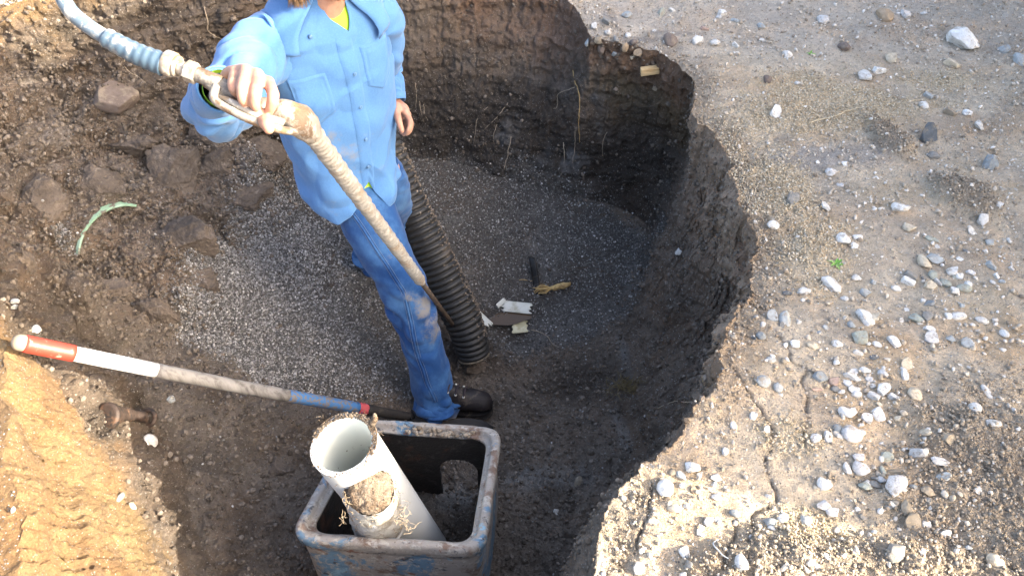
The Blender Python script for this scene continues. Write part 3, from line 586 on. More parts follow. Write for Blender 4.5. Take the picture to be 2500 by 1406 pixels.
# ------------------------------------------------------------------ shovel lying from the bank to the box
WOOD = M('grey_wood', (.235, .225, .21), .8, [(40, (.12, .11, .10), .45, .65, (1, 1, .05)), (9, (.33, .32, .30), .5, .7, (1, 1, .2))], [(60, .4, .004, (1, 1, .04))])
def shovel():
    a = U(28, 832, 2.02); b = Uz(1005, 1018, -.868); t = empty('shovel', b, 'long handled shovel with worn red, white and blue paint lying across the pit', 'shovel')
    ax = b - a; L = np.linalg.norm(ax); ax = ax / L
    WHITEP = M('worn_white_paint', (.68, .69, .69), .6, [(35, (.36, .34, .30), .56, .62, (.5, 2, 2)), (12, (.5, .5, .49), .48, .65), (90, (.3, .27, .23), .62, .68)], [(80, .2, .002)])
    REDT = M('red_tape', (.40, .04, .025), .45, [(8, (.46, .10, .05), .55, .65), (20, (.28, .04, .03), .55, .65), (40, (.30, .22, .17), .63, .68)], [(30, .3, .004)], .5)
    BLUEP = M('worn_blue_paint', (.05, .16, .36), .6, [(35, (.17, .15, .13), .47, .56, (.3, 2.5, 2.5)), (9, (.09, .09, .09), .58, .7)], [(80, .3, .002)])
    REDP = M('red_band_paint', (.45, .08, .09), .6, [(40, (.06, .13, .32), .58, .64)])
    DARKS = M('shovel_steel', (.03, .027, .025), .75, [(20, (.07, .057, .045), .55, .7)], [(40, .4, .004)], .3)
    END = M('bare_wood_end', (.27, .22, .155), .8, [(20, (.18, .13, .09), .5, .65)], [(50, .5, .004)])
    Lp = [np.linalg.norm(U(px, py, 1) - U(28, 832, 1)) for px, py in ((52, 838), (175, 861), (380, 906), (720, 978), (872, 992), (892, 994), (1005, 1018))]
    def sfrac(px):            # where along the handle a pixel column of the photograph falls
        lo, hi = 0., 1.
        for _ in range(40):
            m = (lo + hi) / 2; q = a + (b - a) * m; x = CX + FPX * q[0] / depth(q)
            if x < px: lo = m
            else: hi = m
        return lo
    cuts = [sfrac(p) for p in (28, 58, 178, 378, 700, 872, 893, 1005)]
    def seg(name, s0, s1, r0, r1, mat, label=None, dome=False):
        n = 14; u = np.linspace(0, 1, n); pts = a + (b - a) * (s0 + (s1 - s0) * u)[:, None]; sag = np.sin(np.pi * (s0 + (s1 - s0) * u)) * .012; pts[:, 2] -= sag
        r = r0 + (r1 - r0) * u
        if dome: r = r * np.sqrt(np.clip(1 - (1 - np.clip(u / .6, 0, 1))**2, .02, 1))
        V, F = tube(pts, r, 20); return obj(name, V, F, mat, t, label=label)
    seg('handle_end', cuts[0], cuts[1], .0205, .0215, END, 'rounded bare wooden handle end', True)
    seg('red_tape', cuts[1], cuts[2], .0228, .0225, REDT); seg('white_handle', cuts[2], cuts[3], .0205, .0208, WHITEP)
    seg('bare_handle', cuts[3], cuts[4], .0208, .0205, WOOD); seg('blue_handle', cuts[4], cuts[5], .0207, .0205, BLUEP); seg('red_band', cuts[5], cuts[6], .0208, .0206, REDP)
    so = seg('socket', cuts[6], cuts[7], .0196, .016, DARKS)
    V, F = tube([a + (b - a) * (cuts[6] + .012) + [0, -.0155, .0125], a + (b - a) * (cuts[6] + .012) + [0, -.0185, .0155]], .006, 10); obj('rivet', V, F, DARKS, so)
    tip = Uz(1205, 1008, -.862); n, m = 16, 13; V = []
    e = tip - b; sd_ = np.cross(e / np.linalg.norm(e), [0, 0, 1.]); sd_ /= np.linalg.norm(sd_)
    for i in range(n):
        u = i / (n - 1); wd = np.interp(u, [0, .12, .25, .7, .9, 1], [.016, .03, .05, .05, .035, .004])
        for j in range(m): v = j / (m - 1) * 2 - 1; V.append(b + e * u + sd_ * wd * v + np.array([0, -.075, -.008]) * min(1, u * 5) + np.array([0, 0, .022 * v * v * (1 - .4 * u) + .004 + .03 * math.sin(u * 3.1) * (1 - abs(v)) * .4]))
    V = np.array(V); o = obj('blade', V, grid_faces(n, m), DARKS, t); modify(o, ('SOLIDIFY', dict(thickness=.003)))
shovel()

# ------------------------------------------------------------------ black corrugated hose standing in the sump
def corrugated_hose():
    BL = M('black_corrugated', (.016, .016, .016), .55, [(5, (.07, .06, .05), .55, .66), (60, (.055, .048, .042), .58, .68)], [(60, .3, .003)], .5)
    pts = [U(905, 250, 2.96), U(955, 380, 2.99), U(1000, 500, 3.04), U(1055, 620, 3.09), U(1100, 715, 3.13), U(1138, 800, 3.17), U(1157, 868, 3.22)]
    Pth = crs(pts, 620); T, N_, B_ = frames(Pth); s = np.concatenate([[0], np.cumsum(np.linalg.norm(np.diff(Pth, axis=0), axis=1))])
    t = empty('corrugated_hose', Pth[-1], 'black corrugated drain hose standing in the wet sump behind the worker', 'hose')
    pitch = .0235; ph = (s / pitch) % 1; prof = .0775 - .0095 * (1 - np.abs(np.sin(np.pi * ph)) ** .7); prof = prof * np.interp(s / s[-1], [0, .25, .5, .8, 1], [.62, .82, .98, 1.0, .86])
    V, F = tube(Pth, prof, 40, False); obj('hose_wall', V, F, BL, t)
    INS = M('hose_inside', (.012, .012, .012), .7); V, F = tube(Pth[::6], prof[::6] * .9 - .004, 30, False); obj('hose_lining', V, [f[::-1] for f in F], INS, t)
    aa = np.linspace(0, 2 * np.pi, 41); rp = Pth[-1] + prof[-1] * .97 * (np.cos(aa)[:, None] * N_[-1] + np.sin(aa)[:, None] * B_[-1]); V, F = tube(rp, .006, 8, False)
    obj('end_rim', V, F, M('muddy_rim', (.17, .14, .1), .7, [(30, (.05, .045, .04), .5, .6)]), t)
    mb = MB()                     # mud dried into the grooves of the upper right side
    for j in range(900):
        i = int(rng.integers(90, 560)); a = rng.normal(.0, .42); q = (np.array([.78, .35, .5]) - T[i] * (np.array([.78, .35, .5]) @ T[i])); q /= np.linalg.norm(q); r_ = np.cross(T[i], q)
        dv = q * math.cos(a) + r_ * math.sin(a); W, G = lowB[j % 6]; mb.add(W * rng.uniform(.002, .006) + Pth[i] + dv * (prof[i] - .001), G)
    tag(mb.obj('mud_crust', CRUMB, t), kind='stuff')
corrugated_hose()

# ------------------------------------------------------------------ jetting lance with its hose
def spray_lance():
    HB = M('grey_blue_hose', (.085, .125, .17), .45, [(10, (.36, .35, .33), .47, .6), (45, (.46, .44, .4), .56, .66), (6, (.33, .23, .16), .66, .72)], [(50, .3, .003)], .5)
    HB2 = M('bend_guard_rubber', (.055, .095, .14), .42, [(9, (.33, .32, .3), .52, .64), (40, (.42, .38, .32), .6, .7)], [(50, .3, .003)], .5)
    STEEL = M('muddy_steel', (.31, .285, .25), .5, [(16, (.30, .22, .14), .5, .62), (60, (.56, .53, .47), .5, .65)], [(60, .3, .003)], .45, .25)
    GUN = M('mud_caked_gun', (.20, .187, .168), .75, [(40, (.34, .31, .27), .5, .64), (14, (.11, .075, .05), .5, .58), (9, (.20, .12, .06), .55, .64)], [(20, .6, .01), (90, .6, .004)], .35)
    WIND = M('sandy_guard', (.215, .207, .19), .75, [(60, (.31, .30, .275), .5, .66), (14, (.20, .165, .13), .52, .62)], [(90, .4, .003)], .35)
    ROD = M('dark_rod', (.06, .045, .035), .55, [(30, (.13, .09, .06), .5, .65)], [(60, .4, .003)], .45, .2)
    G0, G1 = U(512, 196, 1.68), U(772, 334, 1.77); NZL = Uz(1131, 828, -.875)
    t = empty('spray_lance', NZL, 'muddy jetting lance with trigger grip and hose, held up by the worker', 'lance')
    hp = [np.array([-3.3, .7, .03]), np.array([-2.55, 1.2, .06]), np.array([-2.15, 1.5, .38]), np.array([-1.7, 1.72, .85]), np.array([-1.28, 1.74, 1.03]), U(120, -120, 1.66), U(140, -40, 1.66), U(168, 22, 1.66), U(212, 62, 1.665), U(262, 94, 1.67), U(330, 130, 1.675), U(400, 158, 1.68)]
    V, F = tube(crs(hp[:11], 140), .0158, 18); obj('hose', V, F, HB, t)
    bp = crs(hp[8:], 60)[18:]; u = np.linspace(0, 1, len(bp)); V, F = tube(bp, (.0195 + .004 * u) * (1 + .085 * np.abs(np.sin(u * np.pi * 7.5)) ** 2), 20); obj('bend_guard', V, F, HB2, t)
    f0 = U(404, 152, 1.68); fe = U(512, 194, 1.68); ax = fe - f0
    for nm, s0, s1, r, k in (('ferrule', -.02, .22, .0265, 24), ('collar', .22, .3, .0225, 24), ('hose_stem', .3, .5, .0155, 20), ('hex_nut', .46, .72, .023, 6), ('inlet_pipe', .66, 1.25, .0165, 16)):
        V, F = tube([f0 + ax * (s0 + (s1 - s0) * q) for q in (0, .12, .88, 1)], np.array([.9, 1, 1, .9]) * r, k); obj(nm, V, F, STEEL if nm != 'inlet_pipe' else GUN, t, k > 6)
    # gun body: tapering casting under the fingers, swelling to a valve block in front
    gp = crs([U(498, 188, 1.685), U(545, 218, 1.69), U(600, 245, 1.70), U(655, 262, 1.715), U(705, 278, 1.73), U(740, 302, 1.75), U(772, 336, 1.77)], 44)
    gr = np.interp(np.linspace(0, 1, 44), [0, .1, .3, .55, .66, .76, .88, 1], [.017, .021, .021, .021, .030, .040, .036, .021])
    V, F = tube(gp, gr, 20, True, None, .85); V = V + (fbm(V, 28, 3, 3) * .007)[:, None] * np.array([.4, .4, .8]); obj('gun_body', V, F, GUN, t)
    # trigger guard loop and trigger below the grip
    gl = crs([U(528, 212, 1.66), U(522, 240, 1.65), U(545, 260, 1.65), U(600, 288, 1.66), U(650, 307, 1.675), U(690, 318, 1.70), U(722, 322, 1.73)], 40); V, F = tube(gl, .0088, 12, True, None, 1.3); obj('trigger_guard', V, F, GUN, t)
    tl_ = crs([U(533, 236, 1.665), U(580, 258, 1.66), U(635, 283, 1.665), U(690, 300, 1.70)], 24); V, F = tube(tl_, np.interp(np.linspace(0, 1, 24), [0, .15, 1], [.004, .0075, .0085]), 12, True, None, 1.2); obj('trigger', V, F, STEEL, t)
    # insulated, wire-wound sleeve, then the bare rod and its nozzle
    g1 = U(760, 322, 1.765); bnd = NZL - g1
    def sf(px):
        lo, hi = 0., 1.
        for _ in range(40):
            m = (lo + hi) / 2; q = g1 + bnd * m; x = CX + FPX * q[0] / depth(q); lo, hi = (m, hi) if x < px else (lo, m)
        return lo
    s1 = sf(1030); n = 460; u = np.linspace(0, 1, n); pts = g1 + bnd * (s1 * u)[:, None]; ln = np.linalg.norm(bnd) * s1
    wind = .0160 + .0042 * np.abs(np.sin(u * ln / .0145 * np.pi)) ** .8 + .0012 * fbm(np.stack([u * 40, 0 * u, 0 * u], 1), 1, 2, 5)
    wind *= np.interp(u, [0, .03, .35, .37, .38, .7, .71, .73, .97, 1], [1.2, 1.12, 1.05, 1.15, 1.0, 1.0, 1.08, .95, .95, .6])
    V, F = tube(pts, wind, 20, True, lambda r, uu, a: r * (1 + .05 * np.sin(a * 2 + uu * 160))); obj('wound_sleeve', V, F, WIND, t)
    V, F = tube([g1 + bnd * (s1 * .99), NZL], .0088, 14); obj('rod', V, F, ROD, t)
    e = bnd / np.linalg.norm(bnd); V, F = tube([NZL - e * .03, NZL - e * .022, NZL, NZL + e * .004], [.010, .0165, .0165, .010], 18); nz_ = obj('nozzle', V, F, STEEL, t)
    return t
spray_lance()

# ------------------------------------------------------------------ the worker
def attr_mask(o, name, vals):
    a = o.data.attributes.new(name, 'FLOAT', 'POINT'); a.data.foreach_set('value', np.asarray(vals, np.float32))
def cloth(name, base, light, dirtc, weave=900, fold=.25):
    t = NT(name); co = t.n('ShaderNodeTexCoord').outputs['Object']; c = t.mix(t.math('MULTIPLY', t.ramp(t.noise(co, 7, 6, .65), .42, .7), fold), base, light)
    c = t.mix(t.math('MULTIPLY', t.ramp(t.noise(co, 260, 3, .7), .4, .7), .3), c, t.mix(1., c, (1.5, 1.45, 1.35), 'MULTIPLY'))
    dm = t.n('ShaderNodeAttribute', attribute_name='dirt').outputs['Fac']
    f = t.ramp(t.math('ADD', t.math('MULTIPLY', t.noise(co, 22, 7, .75), 1.0), t.math('MULTIPLY', dm, .62)), .72, 1.0); c = t.mix(t.math('MULTIPLY', f, .85), c, dirtc)
    t.l(c, t.b.inputs['Base Color']); t.b.inputs['Roughness'].default_value = .85; t.b.inputs['Specular IOR Level'].default_value = .2
    t.b.inputs['Sheen Weight'].default_value = .15
    t.bump([(t.noise(co, 18, 3, .5), .28, .012), (t.noise(co, weave, 2, .6), .15, .001)])
    return t.m
def person():
    SHIRT = cloth('blue_work_shirt', (.074, .185, .40), (.092, .215, .44), (.17, .20, .25), 900, .5); JEAN = cloth('denim', (.013, .058, .185), (.065, .165, .34), (.22, .20, .17), 700, .8)
    NEON = M('neon_yellow', (.50, .86, .06), .8, [(8, (.42, .78, .05), .5, .7)], [(20, .2, .01)])
    SKIN = M('skin', (.40, .225, .16), .55, [(30, (.36, .17, .12), .5, .66), (9, (.46, .28, .21), .5, .7), (14, (.26, .165, .115), .56, .66), (60, (.30, .2, .14), .68, .76)], [(70, .25, .003), (300, .2, .001)], .4)
    HAIR = M('brown_hair', (.14, .085, .045), .5); BEARD = M('ginger_beard', (.40, .20, .075), .5)
    BOOT = M('dark_leather', (.014, .011, .012), .6, [(20, (.06, .047, .037), .54, .64)], [(60, .5, .004)], .4); SOLE = M('boot_sole', (.018, .016, .015), .8, [(30, (.09, .07, .052), .5, .62)], [(40, .6, .005)])
    BUT = M('shirt_button', (.10, .2, .36), .35); STITCH = M('pale_stitch', (.12, .17, .27), .9)
    EYEL = M('eyelet_steel', (.6, .58, .52), .35, metal=.7); LACE = M('boot_lace', (.04, .03, .035), .8)
    Cx, Cy = -.555, 2.19; Fd, Ld = np.array([.588, -.809, 0]), np.array([.809, .588, 0]); UP = np.array([0, 0, 1.])
    t = empty('person', (-.42, 2.05, -.88), 'person in light blue work shirt and muddy jeans standing in the pit with the lance', 'person')
    # ---- torso surface shared by shirt, pockets, placket
    LV = np.array([  # z, a, b, dx, dy
        (-.20, .166, .160, .004, -.012), (-.08, .168, .150, .004, -.006), (.05, .176, .138, .0, .0), (.2, .186, .132, .004, 0), (.33, .192, .130, .008, 0), (.43, .205, .124, .0, 0), (.49, .205, .112, 0, 0), (.53, .178, .098, 0, .005), (.565, .125, .083, .004, .008), (.585, .092, .073, .01, .005), (.61, .070, .066, .018, -.005)])
    def shirt_pt(u, z, off=0., scale=1.):
        u, z = np.broadcast_arrays(np.asarray(u, float), np.asarray(z, float)); a = np.interp(z, LV[:, 0], LV[:, 1]) * scale; b = np.interp(z, LV[:, 0], LV[:, 2]) * scale
        cu, su = np.cos(u), np.sin(u); pw = .86; cc, ss = np.sign(cu) * np.abs(cu)**pw, np.sign(su) * np.abs(su)**pw
        s2 = u * .17; q = np.stack([s2 * 7, z * 7, 0 * z], -1)
        hang = sstep(.3, -.1, z); r1, r2 = s2 * .8 + z * .6, -s2 * .6 + z * .8
        f = .018 * (np.abs(vn(np.stack([r1 * 4 + 2, r2 * 15 + .8 * vn(q, 4), 0 * z], -1), 8)) - .3) * sstep(-.1, -.9, u) * sstep(.05, .35, z)      # drag folds towards the raised arm
        f = f + .011 * vn(np.stack([s2 * 13 + 5 + z * 1.5, z * 2.2, 0 * z], -1), 12) * (.25 + .75 * hang) + .006 * vn(q * 2.2, 14) + .011 * (np.abs(vn(q * 1.4 + 9, 15)) - .3)
        f = f + .013 * (.35 - np.abs(vn(np.stack([r1 * 9 + 3, r2 * 4.5, 0 * z], -1), 16))) * sstep(.62, .3, z) + .006 * (.3 - np.abs(vn(np.stack([r1 * 5 - 2, r2 * 14 + vn(q, 5), 0 * z], -1), 18)))
        f = f * np.clip((.59 - z) / .08, 0, 1); nx = cc * b / np.maximum(a, .01); rad = off + f
        return (np.stack([Cx + np.interp(z, LV[:, 0], LV[:, 3]), Cy + np.interp(z, LV[:, 0], LV[:, 4]), z], -1) + Fd * (b * cc + rad * cc)[..., None] + Ld * (a * ss + rad * ss)[..., None])
    # ---- shirt
    mU, nV = 260, 150; u = np.linspace(-np.pi, np.pi, mU, endpoint=False)
    def hem(u):
        return np.interp(u, [-3.15, -2.2, -1.6, -1.15, -.7, -.42, -.2, -.06, .02, .06, .14, .3, .5, .9, 1.6, 2.4, 3.15], [-.12, -.10, -.075, -.105, -.125, -.10, -.065, -.03, -.01, .0, -.05, -.115, -.105, -.07, -.06, -.09, -.12])
    def topz(u):
        d_ = np.where(u < .15, (.15 - u) / .46, (u - .15) / .30); return .608 - .108 * np.clip(1 - d_, 0, 1)
    vv = np.linspace(0, 1, nV)[:, None]; z = hem(u) + (topz(u) - hem(u)) * vv; V = shirt_pt(u[None, :], z)
    def dirt_at(V, spots):
        V = V.reshape(-1, 3); m = np.zeros(len(V))
        for p, r, s in spots: m = np.maximum(m, s * sstep(1, .2, np.linalg.norm(V - np.asarray(p), axis=1) / r))
        return m
    sh = obj('shirt', V.reshape(-1, 3), grid_faces(nV, mU, True), SHIRT, t)
    sdirt = [(shirt_pt(-.35, .2), .05, .6), (shirt_pt(-.2, .14), .09, .52), (shirt_pt(-.15, .05), .07, .42), (shirt_pt(-.75, .33), .02, .6), (shirt_pt(.12, .18), .05, .4), (shirt_pt(-.6, .30), .03, .5), (shirt_pt(.3, .02), .06, .42), (shirt_pt(-.7, -.05), .08, .4)]
    attr_mask(sh, 'dirt', dirt_at(V, sdirt)); modify(sh, ('SOLIDIFY', dict(thickness=.003, offset=-1)))
    def patch(name, us, zs, off, mat=SHIRT, parent=None, n=28, m=28, edge=.0045, label=None):     # us, zs: functions of (s, t) in the unit square
        s, tt = np.meshgrid(np.linspace(0, 1, m), np.linspace(0, 1, n)); e = np.minimum(np.minimum(s, 1 - s), np.minimum(tt, 1 - tt))
        V = shirt_pt(us(s, tt), zs(s, tt), off + edge * (sstep(0, .05, e) - .45 * sstep(.06, .09, e) * sstep(.15, .11, e))); o = obj(name, V.reshape(-1, 3), grid_faces(n, m), mat, parent or sh); attr_mask(o, 'dirt', dirt_at(V, sdirt)); return o
    patch('pocket', lambda s, q: -.88 + .62 * s, lambda s, q: .255 + .028 * np.abs(s * 2 - 1) * (1 - q) + .155 * q, .0005)
    patch('pocket', lambda s, q: .24 + .55 * s, lambda s, q: .30 + .028 * np.abs(s * 2 - 1) * (1 - q) + .15 * q, .0005)
    patch('placket', lambda s, q: -.03 + .19 * s, lambda s, q: np.maximum(hem(-.03 + .19 * s), -.09) + (topz(.1 + .05 * s) - .012 - np.maximum(hem(-.03 + .19 * s), -.09)) * q, .001, n=90, m=9, edge=.004)
    # torn-back collar: two leaves folded over
    for sg, u0, u1, ut, zt in ((-1, 2.9, .62, .50, .475), (1, 2.9, .42, .52, .455)):
        n, m = 14, 26; s, q = np.meshgrid(np.linspace(0, 1, m), np.linspace(0, 1, n)); ub = u0 + (u1 - u0) * s; ue = u0 + (ut - u0) * s; dropz = .055 + (.600 - .055 - zt) * sstep(.55, 1, s)
        uu = ub + (ue - ub) * q; zz = topz(np.minimum(ub, 3.1)) + .004 - dropz * np.clip(q, 0, 1); V = shirt_pt(sg * uu, zz, .004 + .02 * np.sin(q * np.pi * .75) + .008 * q * 0)
        o = obj('collar', V.reshape(-1, 3), grid_faces(n, m), SHIRT, sh); attr_mask(o, 'dirt', np.zeros(n * m)); modify(o, ('SOLIDIFY', dict(thickness=.0025)))
    for zb in (.385, .275, .165, .06):
        c0 = shirt_pt(.065, zb, .006); nn = shirt_pt(.065, zb, .1) - c0; nn /= np.linalg.norm(nn); V, F = tube([c0 - nn * .002, c0 + nn * .0015, c0 + nn * .0025], [.0062, .0062, .005], 14); obj('button', V, F, BUT, sh)
    c0 = shirt_pt(-.36, .52, .006); nn = Fd; V, F = tube([c0 - nn * .002, c0 + nn * .0025, c0 + nn * .0035], [.0062, .0062, .005], 14); obj('button', V, F, BUT, sh)
    # sleeves
    S_R = np.array([Cx, Cy, .475]) - Ld * .175; E_R = U(545, 252, 2.06); W_R = U(556, 214, 1.80)
    S_L = np.array([Cx, Cy, .465]) + Ld * .175; E_L = U(940, 172, 2.66); W_L = U(958, 252, 2.665)
    def sleeve(path, rad, seed, amp, fl=1.0):
        Pth = crs(path, 90); r = np.interp(np.linspace(0, 1, 90), np.linspace(0, 1, len(rad)), rad); V, F = tube(Pth, r, 48, False); ctr = np.repeat(Pth, 48, 0); dv = (V - ctr) / np.linalg.norm(V - ctr, axis=1)[:, None]
        uu = np.repeat(np.linspace(0, 1, 90), 48); an = np.tile(np.linspace(0, 2 * np.pi, 48, endpoint=False), 90); q = np.stack([np.cos(an) * .9 + uu * 3, np.sin(an) * .9, uu * 17 + np.sin(an * 2) * .8], 1)
        f = amp * (np.abs(vn(q, seed)) - .32) * 1.6 + amp * .6 * vn(V * 16, seed + 2); f *= sstep(1.0, .93, uu); V = V + dv * f[:, None]
        o = obj('sleeve', V, F, SHIRT, sh); attr_mask(o, 'dirt', dirt_at(V, [(U(600, 300, 2.0), .05, .5)])); modify(o, ('SOLIDIFY', dict(thickness=.003, offset=-1)))
        a_, b_ = Pth[-9], Pth[-1]; V, F = tube([a_, a_ + (b_ - a_) * .03, b_ * 1, b_ + (b_ - a_) * .12], np.array([r[-9], r[-9] + .004, r[-1] + .005, r[-1] + .004]), 40, False); V = V + .0015 * vn(V * 40, 3)[:, None]
        o = obj('cuff', V, F, SHIRT, sh); attr_mask(o, 'dirt', np.zeros(len(V))); modify(o, ('SOLIDIFY', dict(thickness=.004, offset=-1)))
    mid = (S_R + E_R) / 2
    sleeve([S_R + Ld * .07 + UP * .01, S_R, mid + UP * .0, E_R + np.array([0, .0, -.012]), (E_R + W_R) / 2 + [-.035, 0, -.028], W_R + (E_R - W_R) * .12 + [-.015, 0, 0]], [.088, .090, .084, .072, .064, .050], 21, .014)
    sleeve([S_L - Ld * .07, S_L, (S_L + E_L) / 2 + np.array([.01, 0, -.01]), E_L, (E_L + W_L) / 2, W_L + (E_L - W_L) * .05], [.078, .076, .064, .055, .051, .042], 33, .009)
    V, F = tube([W_R + (E_R - W_R) * .2 + [-.015, 0, 0], W_R + (E_R - W_R) * .05 + [-.012, 0, 0]], [.040, .0415], 30, False); obj('undershirt_cuff', V, F, NEON, t)
    # undershirt seen in the open neck and at the hem
    uu = np.linspace(-1.2, 1.2, 60); lo = np.where(np.abs(uu - .04) < .2, -.055, hem(uu) + .03); zz = lo + (.583 - lo) * np.linspace(0, 1, 70)[:, None]; V = shirt_pt(uu[None, :], zz, -.010, .985); us = obj('undershirt', V.reshape(-1, 3), grid_faces(70, 60), NEON, t)
    V, F = tube(shirt_pt(np.linspace(-1.2, 1.2, 40), .583, -.009, .985), .005, 8); obj('neck_band', V, F, NEON, us)
    # ---- jeans
    HR, KR, AR = np.array([-.535, 2.165, -.07]), np.array([-.372, 1.985, -.415]), Uz(1066, 978, -.84)
    HL, KL, AL = np.array([-.455, 2.255, -.09]), np.array([-.455, 2.36, -.38]), Uz(912, 622, -.62)
    legs = []
    for H, K, A, seed, rad in ((HR, KR, AR, 51, [.07, .095, .097, .083, .074, .074, .078, .081]), (HL, KL, AL, 52, [.055, .078, .088, .08, .072, .07, .068, .07])):
        dirA = (A - K) / np.linalg.norm(A - K); Pth = crs([H + (H - K) * .04, H, (H + K) / 2 + np.array([.0, -.01, .0]), K, (K + A) / 2 + np.array([0, .015, 0]), A, A + dirA * .02], 150); k = 60
        uu1 = np.linspace(0, 1, 150); r = np.interp(uu1, np.linspace(0, 1, 8), rad); V, F = tube(Pth, r, k, False); ctr = np.repeat(Pth, k, 0); dv = (V - ctr) / np.linalg.norm(V - ctr, axis=1)[:, None]
        uu = np.repeat(uu1, k); an = np.tile(np.linspace(0, 2 * np.pi, k, endpoint=False), 150); kn = np.exp(-((uu - .55) / .09)**2) + 1.2 * np.exp(-((uu - .88) / .08)**2) + .5 * np.exp(-((uu - .1) / .1)**2)
        q = np.stack([np.cos(an), np.sin(an), uu * 30 + 1.6 * np.sin(an + seed)], 1); f = (.004 + .016 * kn) * (np.abs(vn(q, seed)) - .3) * 1.5 + .004 * vn(V * 14, seed + 1) + .008 * np.exp(-((uu - .87) / .05)**2) * np.cos(an - 1) ** 2
        V = V + dv * (f * sstep(1, .96, uu))[:, None]; legs.append((V, F, Pth, r))
    jn = obj('jeans', *tube(crs([HR * .5 + HL * .5 + [0, 0, .16], HR * .5 + HL * .5 + [0, 0, .05], HR * .5 + HL * .5 + [0, 0, -.03], HR * .5 + HL * .5 + [0, 0, -.09]], 24), np.interp(np.linspace(0, 1, 24), [0, .5, .8, 1], [.095, .098, .09, .03]), 40), JEAN, t); attr_mask(jn, 'dirt', np.zeros(len(jn.data.vertices)))
    for i, (V, F, Pth, r) in enumerate(legs):
        lg = obj('trouser_leg', V, F, JEAN, jn); fw = np.array([.35, -.9, .3]) * .07
        attr_mask(lg, 'dirt', dirt_at(V, [(KR + [.07, -.05, -.01], .075, .78), (KR + [.075, -.04, -.115], .12, .66), (KR + [.03, -.07, .05], .07, .45), (HR * .55 + KR * .45 + [.03, -.08, .03], .15, .30), (AR + [0, 0, .03], .08, .2), (AL, .1, .3)]))
        modify(lg, ('SOLIDIFY', dict(thickness=.004, offset=-1)))
        if i == 0:
            bpy.context.view_layer.update()
            def onleg(px, py, off=.001):
                o = Vector((0, 0, CAMH)); dv = (Vector(U(px, py, 1)) - o).normalized(); ok, l, n_, _ = lg.ray_cast(o - t.location - Vector(jn.location), dv)
                return np.array(l + t.location + n_ * off) if ok else None
            sm = [(846, 505), (866, 530), (890, 565), (915, 605), (945, 650), (970, 690), (985, 715), (994, 750), (1003, 790), (1010, 830), (1020, 870), (1033, 905), (1042, 935), (1056, 965), (1062, 980)]
            for dx, rr, mt, nm in ((0, .0035, JEAN, 'side_seam'), (7, .0009, STITCH, 'stitch_line'), (-5, .0009, STITCH, 'stitch_line')):
                pts = [onleg(px + dx, py, .0005) for px, py in sm]; pts = [p for p in pts if p is not None]
                if len(pts) > 4: V2, F2 = tube(crs(pts, 90), rr, 6); q = obj(nm, V2, F2, mt, lg); attr_mask(q, 'dirt', np.full(len(V2), .1))
        T, N_, B_ = frames(Pth); aa = np.linspace(0, 2 * np.pi, 49)
    # ---- boots
    def boot(heel, toe, lift=0, detail=True):
        heel, toe = np.asarray(heel, float), np.asarray(toe, float); e = toe - heel; L = np.linalg.norm(e); e /= L; sd_ = np.cross(UP, e); sd_ /= np.linalg.norm(sd_); up = np.cross(e, sd_)
        LS = np.array([(0, .022, .05), (.02, .034, .10), (.07, .04, .135), (.11, .042, .13), (.15, .044, .105), (.19, .048, .085), (.23, .05, .07), (.265, .046, .058), (.285, .036, .045), (.297, .016, .028)]); LS[:, 0] *= L / .297
        n, k = 40, 28; l = np.linspace(0, L, n); wd = np.interp(l, LS[:, 0], LS[:, 1]); ht = np.interp(l, LS[:, 0], LS[:, 2]); a = np.linspace(0, 2 * np.pi, k, endpoint=False); V = []
        for i in range(n):
            for q in a: x = np.sign(np.cos(q)) * abs(np.cos(q))**.8 * wd[i]; zz = (np.sin(q) * .5 + .5); V.append(heel + e * l[i] + sd_ * x * (1 - .35 * zz**2) + up * (.012 + ht[i] * zz))
        V = np.array(V); V += (fbm(V, 30, 3, 6) * .0035)[:, None]; F = grid_faces(n, k, True).tolist() + [list(range(k))[::-1], list(range((n - 1) * k, n * k))]; bt = obj('boot', V, F, BOOT, t)
        V, F = tube([heel + e * .06 + up * .07, heel + e * .045 + up * .14], [.042, .042], 24); obj('shaft', V, F, BOOT, bt)
        out = [heel + e * x + sd_ * w_ for x, w_ in zip(LS[:, 0], LS[:, 1] + .006)]; out2 = [heel + e * x - sd_ * w_ for x, w_ in zip(LS[::-1, 0], LS[::-1, 1] + .006)]; O = crs(out + out2 + [out[0]], 100)[:-1]
        V = np.vstack([O - up * .014, O + up * .008, O * .985 + heel * .015 + up * .016]); m = len(O); F = grid_faces(3, m, True).tolist() + [list(range(m)), list(range(2 * m, 3 * m))[::-1]]; obj('sole', V, F, SOLE, bt)
        if detail:
            for j, x in enumerate((.125, .155, .185)):
                for sg in (-1, 1):
                    h = np.interp(x * L / .297, LS[:, 0], LS[:, 2]); p = heel + e * x * L / .297 + sd_ * sg * .024 + up * (.012 + h * .93); nn = up * .8 + sd_ * sg * .6
                    V, F = tube([p - nn * .003, p + nn * .004, p + nn * .005], [.0052, .0052, .003], 10); obj('eyelet', V, F, EYEL, bt)
                    if sg < 0:
                        p2 = heel + e * (x + .014) * L / .297 + sd_ * .024 + up * (.014 + h * .93); V, F = tube(crs([p + nn * .004, (p + p2) / 2 + up * .012, p2], 8), .0032, 6); obj('lace', V, F, LACE, bt)
        return bt
    hz = drop(AR[0], AR[1]); h0 = np.array([AR[0] - .07, AR[1] + .004, hz + .012]); boot(h0, h0 + np.array([.28, .006, .004]))
    hz2 = drop(AL[0], AL[1]); boot((AL[0] - .06, AL[1] + .03, hz2 + .01), (AL[0] + .20, AL[1] - .07, hz2 + .0), detail=False)
    # ---- body: one continuous surface grown from overlapping tapered volumes
    mb = MB()
